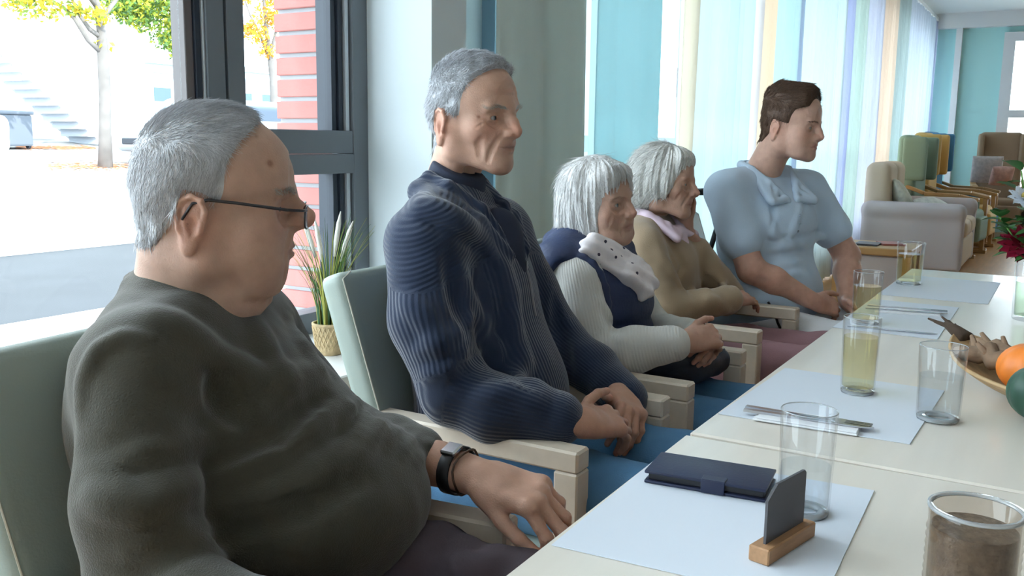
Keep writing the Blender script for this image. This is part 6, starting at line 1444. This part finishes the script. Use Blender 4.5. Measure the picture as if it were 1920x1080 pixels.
def build_woman2():
    base = (2.72, 1.08, 0.0); skin = (0.45, 0.275, 0.205); rs = np.random.RandomState(41)
    P = Person('white-haired woman in a beige cardigan resting her cheek on her hand', base, skin)
    HM = head_matrix(PX(1240, 356, X=2.72), yaw=5, pitch=-2, roll=6, s=0.92)
    nb = to_local((2.72, 1.11, 0.88), HM)
    kw = dict(mouth_z=-0.040, mouth_y=-0.103, mouth_w=0.022)
    def extra(F):
        for sx in (-1, 1):
            crease(F, [(sx*0.018, -0.106, -0.004), (sx*0.031, -0.096, -0.026), (sx*0.035, -0.086, -0.05)], 0.005, 0.0018, 0.006)
            crease(F, [(sx*0.019, -0.1, 0.011), (sx*0.032, -0.098, 0.004), (sx*0.047, -0.084, 0.011)], 0.004, 0.002, 0.004)
            crease(F, [(sx*0.050, -0.076, -0.004), (sx*0.050, -0.068, -0.03)], 0.005, 0.0007, 0.006)
    F = make_head(h=0.0027, cw=0.072, cd=0.09, fw=0.060, face_w=0.055, jaw_w=0.046, chin=(0, -0.090, -0.074), chin_r=(0.018, 0.015, 0.015), cheek=0.0, nose_tip=(0, -0.133, -0.002), nose_r=0.0084, nose_w=0.0115,
                  bridge_y=-0.101, ear=0.95, eye_open=0.7, brow=0.008, top=0.058, neck=((0, 0.026, -0.05), tuple(nb)), neck_r=(0.045, 0.052), extra=extra, lip=0.003, **kw)
    V, Q = F.mesh(1); P.skin_part(to_world(V, HM), Q, skin_color(V, skin, red=0.45, nose=(0, -0.13, 0.0), lipcol=(0.36, 0.17, 0.14), **kw))
    for sx in (-1, 1): eyeball('eye', HM, sx, P.o, base, look=(0.2, -1, -0.05))
    G = bob_hair(0.0027, [((0, 0.010, 0.066), (0.090, 0.104, 0.094)), ((0, 0.035, 0.01), (0.094, 0.080, 0.075)), ((0, 0.055, -0.035), (0.080, 0.055, 0.05)), ((-0.068, -0.02, 0.02), (0.022, 0.035, 0.05)), ((0.068, -0.02, 0.02), (0.022, 0.035, 0.05)),
                      ((-0.03, -0.062, 0.105), (0.045, 0.032, 0.03)), ((0.03, -0.062, 0.105), (0.045, 0.032, 0.03))],
                 [((0, -0.125, 0.005), (0.062, 0.072, 0.085), 0.012), ((0, -0.075, -0.10), (0.09, 0.10, 0.07), 0.01)], F, amp=0.005, seed=7.0)
    hm = mat('white_wavy_hair', (0.70, 0.69, 0.66), rough=0.45, spec=0.4, bump=0.4, bscale=150.0, attr='col')
    def flow(p):
        d = p-A3((0.02, -0.03, 0.15)); return d/np.linalg.norm(d, axis=1, keepdims=True)+A3((0, 0.5, -0.5))+(rs.rand(len(p), 3)-0.5)*0.3
    hv, hq, hs = strand_hair(F, G, HM, 4000, rs, flow, lambda p: 0.008+0.030*sstep(-0.05, 0.0, p[:, 1]), 0.0008, 0.02, gap=0.001, curl=0.25)
    P.child('hair', hv, hq, hm, hair_col(hs, (0.72, 0.71, 0.68)), label='white wavy hair brushed back')
    T = frame(2.72, 1.09, 0)
    R_sh, R_el, R_wr = A3((2.57, 1.06, 0.875)), A3((2.55, 0.97, 0.69)), A3((2.70, 0.83, 0.715))
    L_sh = A3((2.865, 1.07, 0.875)); L_el = PX(1362, 556, X=2.885); L_wr = to_world(A3([[0.066, -0.068, -0.115]]), HM)[0]
    S = Field((2.40, 0.66, 0.46), (3.04, 1.30, 0.985), 0.006)
    S.ell(T(0, 0.0, 0.78), (0.15, 0.12, 0.16)); S.cap(T(-0.125, 0.0, 0.88), T(0.125, 0.0, 0.88), 0.055, k=0.05)
    S.cap(T(0, 0.03, 0.93), T(-0.12, 0.0, 0.885), 0.05, 0.052, k=0.04); S.cap(T(0, 0.03, 0.93), T(0.12, 0.0, 0.885), 0.05, 0.052, k=0.04)
    S.ell(T(0, -0.05, 0.79), (0.13, 0.09, 0.09), k=0.05); S.ell(T(0, -0.03, 0.64), (0.165, 0.15, 0.12), k=0.06); S.ell(T(0, 0, 0.55), (0.175, 0.16, 0.08), k=0.05)
    S.poly([R_sh, R_el], [0.058, 0.054], k=0.03); S.poly([R_el, R_wr], [0.053, 0.042], k=0.02)
    d = L_wr-L_el; cuff = L_el+d*0.66
    S.poly([L_sh, L_el], [0.058, 0.055], k=0.03); S.poly([L_el, cuff], [0.055, 0.041], k=0.025)
    wr(S, 0.004, 20.0, 12.0); folds(S, [(1300, 540), (1330, 560), (1370, 585)], 0.006, 0.012); folds(S, [(1235, 470), (1260, 510), (1290, 545)], 0.006, 0.012); dent(S, [(1245, 440), (1280, 500), (1300, 560)], 0.006, 0.010); folds(S, [(1330, 510), (1355, 530), (1380, 540)], 0.005, 0.010)
    V, Q = S.mesh(1); P.inner(S, 0.016)
    P.child('cardigan', V, Q, mat('beige_knit', (0.34, 0.25, 0.165), rough=0.9, spec=0.15, bump=0.3, bscale=350.0, var=0.08, sheen=0.3), label='beige cardigan')
    # pink shirt collar
    Cc = Field((2.58, 0.88, 0.80), (2.86, 1.2, 1.0), 0.004)
    for sx in (-1, 1):
        Cc.poly([T(sx*0.01, 0.078, 0.978), T(sx*0.055, 0.05, 0.974), T(sx*0.072, -0.005, 0.958), T(sx*0.050, -0.062, 0.928), T(sx*0.020, -0.082, 0.905)], [0.014, 0.015, 0.015, 0.012, 0.008], kk=0.006, k=0.006)
        na, nm, nc, tp = T(sx*0.074, -0.01, 0.955), T(sx*0.052, -0.060, 0.930), T(sx*0.022, -0.088, 0.905), T(sx*0.082, -0.105, 0.895)
        for q in (na, (na+nm)/2, nm, (nm+nc)/2, nc): Cc.cap(q, tp+(q-nm)*0.12, 0.013, 0.009, k=0.008)
    Cc.cap(T(0, -0.075, 0.90), T(0, -0.10, 0.85), 0.03, 0.022, k=0.015); V, Q = Cc.mesh(1)
    P.child('shirt', V, Q, mat('pink_cotton', (0.66, 0.52, 0.60), rough=0.8), label='pale pink shirt collar')
    legs(P, T, [(2.65, 1.05, 0.52), (2.80, 1.05, 0.52)], [(2.62, 0.56, 0.55), (2.84, 0.57, 0.55)], [(2.62, 0.55, 0.10), (2.84, 0.56, 0.10)], (0.09, 0.068, 0.05), mat('mauve_cloth', (0.27, 0.145, 0.16), rough=0.85, bump=0.2, bscale=300.0, var=0.06),
         shoe=mat('dark_leather', (0.02, 0.02, 0.022)), seat=((2.72, 1.04, 0.52), (0.17, 0.13, 0.08)))
    # left hand against the cheek
    up = unit(d); lo = L_wr-up*0.01
    H = Field(np.minimum(L_el, L_wr)-0.14, np.maximum(L_el, L_wr)+0.16, 0.003); H.poly([cuff-up*0.03, lo], [0.032, 0.025], k=0.01)
    nrm = HM[0]@A3((1.0, -0.35, -0.25)); fw = HM[0]@A3((-0.05, 0.25, 1.0))
    n1 = hand(H, lo, fw, nrm, HM[0]@A3((0, -1, 0)), curls=((8, 20, 18), (10, 22, 18), (14, 28, 20), (20, 35, 25)), s=0.9, thumb=((0.75, 0.6, -0.2), (0.9, 0.4, -0.2), (0.95, 0.2, -0.2)))
    V, Q = H.mesh(1); P.skin_part(V, Q, hand_color(V, skin, n1))
    H = Field((2.60, 0.62, 0.60), (2.96, 0.92, 0.82), 0.0032); H.poly([R_wr-A3((0.02, -0.02, 0)), R_wr], [0.028, 0.024], k=0.01)
    n2 = hand(H, R_wr, (0.9, -0.4, -0.02), (-0.2, -0.3, 0.9), (0.2, 0.8, 0.3), curls=((20, 25, 20),)*4, s=0.88); V, Q = H.mesh(1); P.skin_part(V, Q, hand_color(V, skin, n2))
    P.finish(); return P
# ---- young man in the pale blue polo shirt
def build_boy():
    base = (3.165, 0.86, 0.0); skin = (0.56, 0.345, 0.265); rs = np.random.RandomState(51)
    P = Person('young man with short brown hair in a pale blue polo shirt', base, skin)
    HM = head_matrix(PX(1474, 246, X=3.15), yaw=-6, pitch=-7, roll=0, s=1.0)
    nb = to_local((3.16, 0.90, 1.04), HM)
    kw = dict(mouth_z=-0.037, mouth_y=-0.105, mouth_w=0.023)
    F = make_head(h=0.0024, cw=0.075, cd=0.092, fw=0.063, face_w=0.056, jaw_w=0.047, chin=(0, -0.091, -0.069), chin_r=(0.022, 0.017, 0.017), cheek=0.005, nose_tip=(0, -0.130, -0.003), nose_r=0.0084, nose_w=0.0118,
                  bridge_y=-0.103, ear=0.98, eye_open=0.9, brow=0.0065, double=0.0, neck=((0, 0.026, -0.05), tuple(nb)), neck_r=(0.054, 0.062), jowl=0.002, lip=0.0045, **kw)
    V, Q = F.mesh(1); P.skin_part(to_world(V, HM), Q, skin_color(V, skin, red=0.5, nose=(0, -0.125, 0.002), lipcol=(0.45, 0.2, 0.17), **kw))
    for sx in (-1, 1): eyeball('eye', HM, sx, P.o, base, look=(0.25, -1, -0.25))
    G = short_hair(F, [(-0.1, 0.03), (0.0, -0.01), (0.015, -0.034), (0.05, -0.040), (0.075, -0.050), (0.09, -0.082), (0.2, -0.085)],
                   [(-0.11, 0.092), (-0.05, 0.055), (-0.03, 0.020), (0.0, 0.026), (0.022, 0.030), (0.036, -0.02), (0.06, -0.05), (0.1, -0.06)], t0=0.0035, top=0.019, streak=0.0025, seed=9.0)
    hm = mat('brown_hair', (0.075, 0.040, 0.026), rough=0.5, spec=0.35, bump=0.4, bscale=180.0, attr='col')
    def flow(p):
        top = sstep(0.06, 0.11, p[:, 2])[:, None]; return A3((0.0, 0.2, -0.9))*(1-top)+A3((0.2, -0.9, 0.35))*top+(rs.rand(len(p), 3)-0.5)*0.4
    hv, hq, hs = strand_hair(F, G, HM, 5000, rs, flow, 0.014, 0.0008, 0.22)
    P.child('hair', hv, hq, hm, hair_col(hs, (0.115, 0.066, 0.043)), label='short brown hair, fuller on top')
    brows(P, F, HM, [(0.013, -0.104, 0.041), (0.03, -0.1, 0.044), (0.048, -0.085, 0.041)], hm, rs, n=5, L=0.006, w=0.0004, dz=0.1, bc=(0.16, 0.09, 0.06))
    T = frame(3.165, 0.86, -30); R30 = rot3(0, 0, -30)
    R_sh, R_el, R_wr = T(-0.195, 0.0, 1.02), PX(1408, 505, X=2.97), PX(1528, 566, X=3.075)
    L_sh, L_el, L_wr = T(0.195, 0.0, 1.02), PX(1588, 480, X=3.36), PX(1588, 566, X=3.235)
    S = Field((2.82, 0.56, 0.46), (3.52, 1.16, 1.13), 0.0055)
    S.ell(T(0, 0.0, 0.86), (0.19, 0.13, 0.19), R=R30); S.cap(T(-0.15, 0.01, 1.02), T(0.15, 0.01, 1.02), 0.062, k=0.06)
    S.cap(T(0, 0.04, 1.075), T(-0.16, 0.01, 1.025), 0.055, 0.058, k=0.04); S.cap(T(0, 0.04, 1.075), T(0.16, 0.01, 1.025), 0.055, 0.058, k=0.04)
    S.ell(T(0, -0.05, 0.92), (0.15, 0.09, 0.09), R=R30, k=0.05); S.ell(T(0, -0.04, 0.68), (0.185, 0.155, 0.15), R=R30, k=0.06); S.ell(T(0, 0.02, 0.57), (0.19, 0.15, 0.09), R=R30, k=0.05)
    slR = R_sh+(R_el-R_sh)*0.60; slL = L_sh+(L_el-L_sh)*0.58
    S.poly([R_sh, slR], [0.068, 0.069], k=0.04); S.poly([L_sh, slL], [0.066, 0.066], k=0.04)
    wr(S, 0.003, 18.0, 15.0)
    S.cut(unit(R_el-R_sh), R_sh+(R_el-R_sh)*5, 0.0)
    for a, b, sl in ((R_sh, R_el, slR), (L_sh, L_el, slL)):
        ax = unit(b-a); S.op(lambda x, y, z: np.maximum((sl[0]-x)*ax[0]+(sl[1]-y)*ax[1]+(sl[2]-z)*ax[2]+0.02, np.sqrt((x-sl[0])**2+(y-sl[1])**2+(z-sl[2])**2)-0.105), sl-0.11, sl+0.11, 0.004, 's') if False else None
    folds(S, [(1430, 470), (1480, 460), (1550, 445)], 0.008, 0.012); dent(S, [(1430, 452), (1490, 445), (1555, 430)], 0.006, 0.010); folds(S, [(1440, 400), (1450, 440), (1480, 460)], 0.005, 0.012); folds(S, [(1500, 380), (1490, 420), (1480, 450)], 0.006, 0.012)
    folds(S, [(1450, 500), (1500, 490), (1550, 480)], 0.005, 0.012); dent(S, [(1445, 350), (1450, 390), (1445, 430)], 0.005, 0.010); folds(S, [(1460, 520), (1510, 512), (1560, 505)], 0.004, 0.010)
    for a, b, sl, r in ((R_sh, R_el, slR, 0.071), (L_sh, L_el, slL, 0.068)):      # sleeve bands
        ax = unit(b-a); S.cap(sl-ax*0.010, sl+ax*0.006, r, r, k=0.004)
    # placket and buttons
    V, Q = S.mesh(1); P.inner(S, 0.016)
    polo = mat('pale_blue_pique', (0.50, 0.61, 0.74), rough=0.85, spec=0.2, bump=0.3, bscale=600.0, var=0.05, sheen=0.2)
    sh = P.child('polo_shirt', V, Q, polo, label='pale blue short-sleeved polo shirt')
    Cc = Field((3.0, 0.68, 0.92), (3.34, 1.04, 1.14), 0.0045)
    for sx in (-1, 1):
        Cc.poly([T(sx*0.01, 0.095, 1.11), T(sx*0.062, 0.07, 1.108), T(sx*0.086, 0.0, 1.092), T(sx*0.062, -0.062, 1.052), T(sx*0.018, -0.112, 0.995)], [0.015, 0.015, 0.016, 0.013, 0.009], k=0.006, kk=0.006)
        na, nm, nc, tp = T(sx*0.088, -0.005, 1.082), T(sx*0.066, -0.058, 1.050), T(sx*0.026, -0.106, 1.000), T(sx*0.098, -0.112, 0.998)
        for q in (na, (na+nm)/2, nm, (nm+nc)/2, nc): Cc.cap(q, tp+(q-nm)*0.12, 0.014, 0.010, k=0.008)
    V, Q = Cc.mesh(1); P.child('collar', V, Q, polo)
    mb = MB()
    for z in (0.955, 0.925, 0.895):
        p, n = proj_pts(S, [T(0, -0.16, z), T(0.001, -0.16, z)], n=1); mb.ball(Vector(p[0]-A3(base)+n[0]*0.001), (0.0045, 0.0045, 0.0045), 8, 6)
    mb.build('button', mat('button_blue', (0.35, 0.42, 0.52), rough=0.4), sh, smooth=True)
    tm = mat('white_cotton', (0.72, 0.73, 0.76), rough=0.85, bump=0.2, bscale=250.0, var=0.04)
    legs(P, T, [T(-0.09, 0.0, 0.53), T(0.09, 0.0, 0.53)], [(2.98, 0.50, 0.555), (3.22, 0.45, 0.55)], [(3.0, 0.52, 0.10), (3.22, 0.46, 0.10)], (0.096, 0.074, 0.055), tm, shoe=mat('grey_canvas', (0.2, 0.2, 0.21), rough=0.7), seat=(T(0, 0, 0.53), (0.18, 0.15, 0.09)))
    # bare arms and clasped hands
    for nm, a, el, w_, fwd, nrm, ts, sgn in (('r', slR, R_el, R_wr, (0.75, -0.55, -0.25), (-0.5, -0.6, 0.6), (0.2, 0.3, 0.9), -1), ('l', slL, L_el, L_wr, (-0.65, -0.45, -0.35), (0.6, -0.5, 0.6), (-0.2, 0.3, 0.9), 1)):
        pts = np.array([a, el, w_]); H = Field(pts.min(0)-0.15, pts.max(0)+0.15, 0.0036)
        H.poly([a-unit(el-a)*0.05, el, el+(w_-el)*0.35, w_], [0.053, 0.043, 0.044, 0.027], k=0.01, kk=0.02)
        nl = hand(H, w_, fwd, nrm, ts, curls=((30, 40, 25), (34, 42, 25), (38, 42, 25), (42, 42, 25)), s=0.98, thumb=((0.8, 0.45, 0.15), (0.95, 0.2, 0.1), (0.95, 0.0, 0.0)))
        V, Q = H.mesh(1); P.skin_part(V, Q, hand_color(V, skin, nl))
    P.finish(); return P

for f in (build_man1, build_man2, build_woman1, build_woman2, build_boy): f()
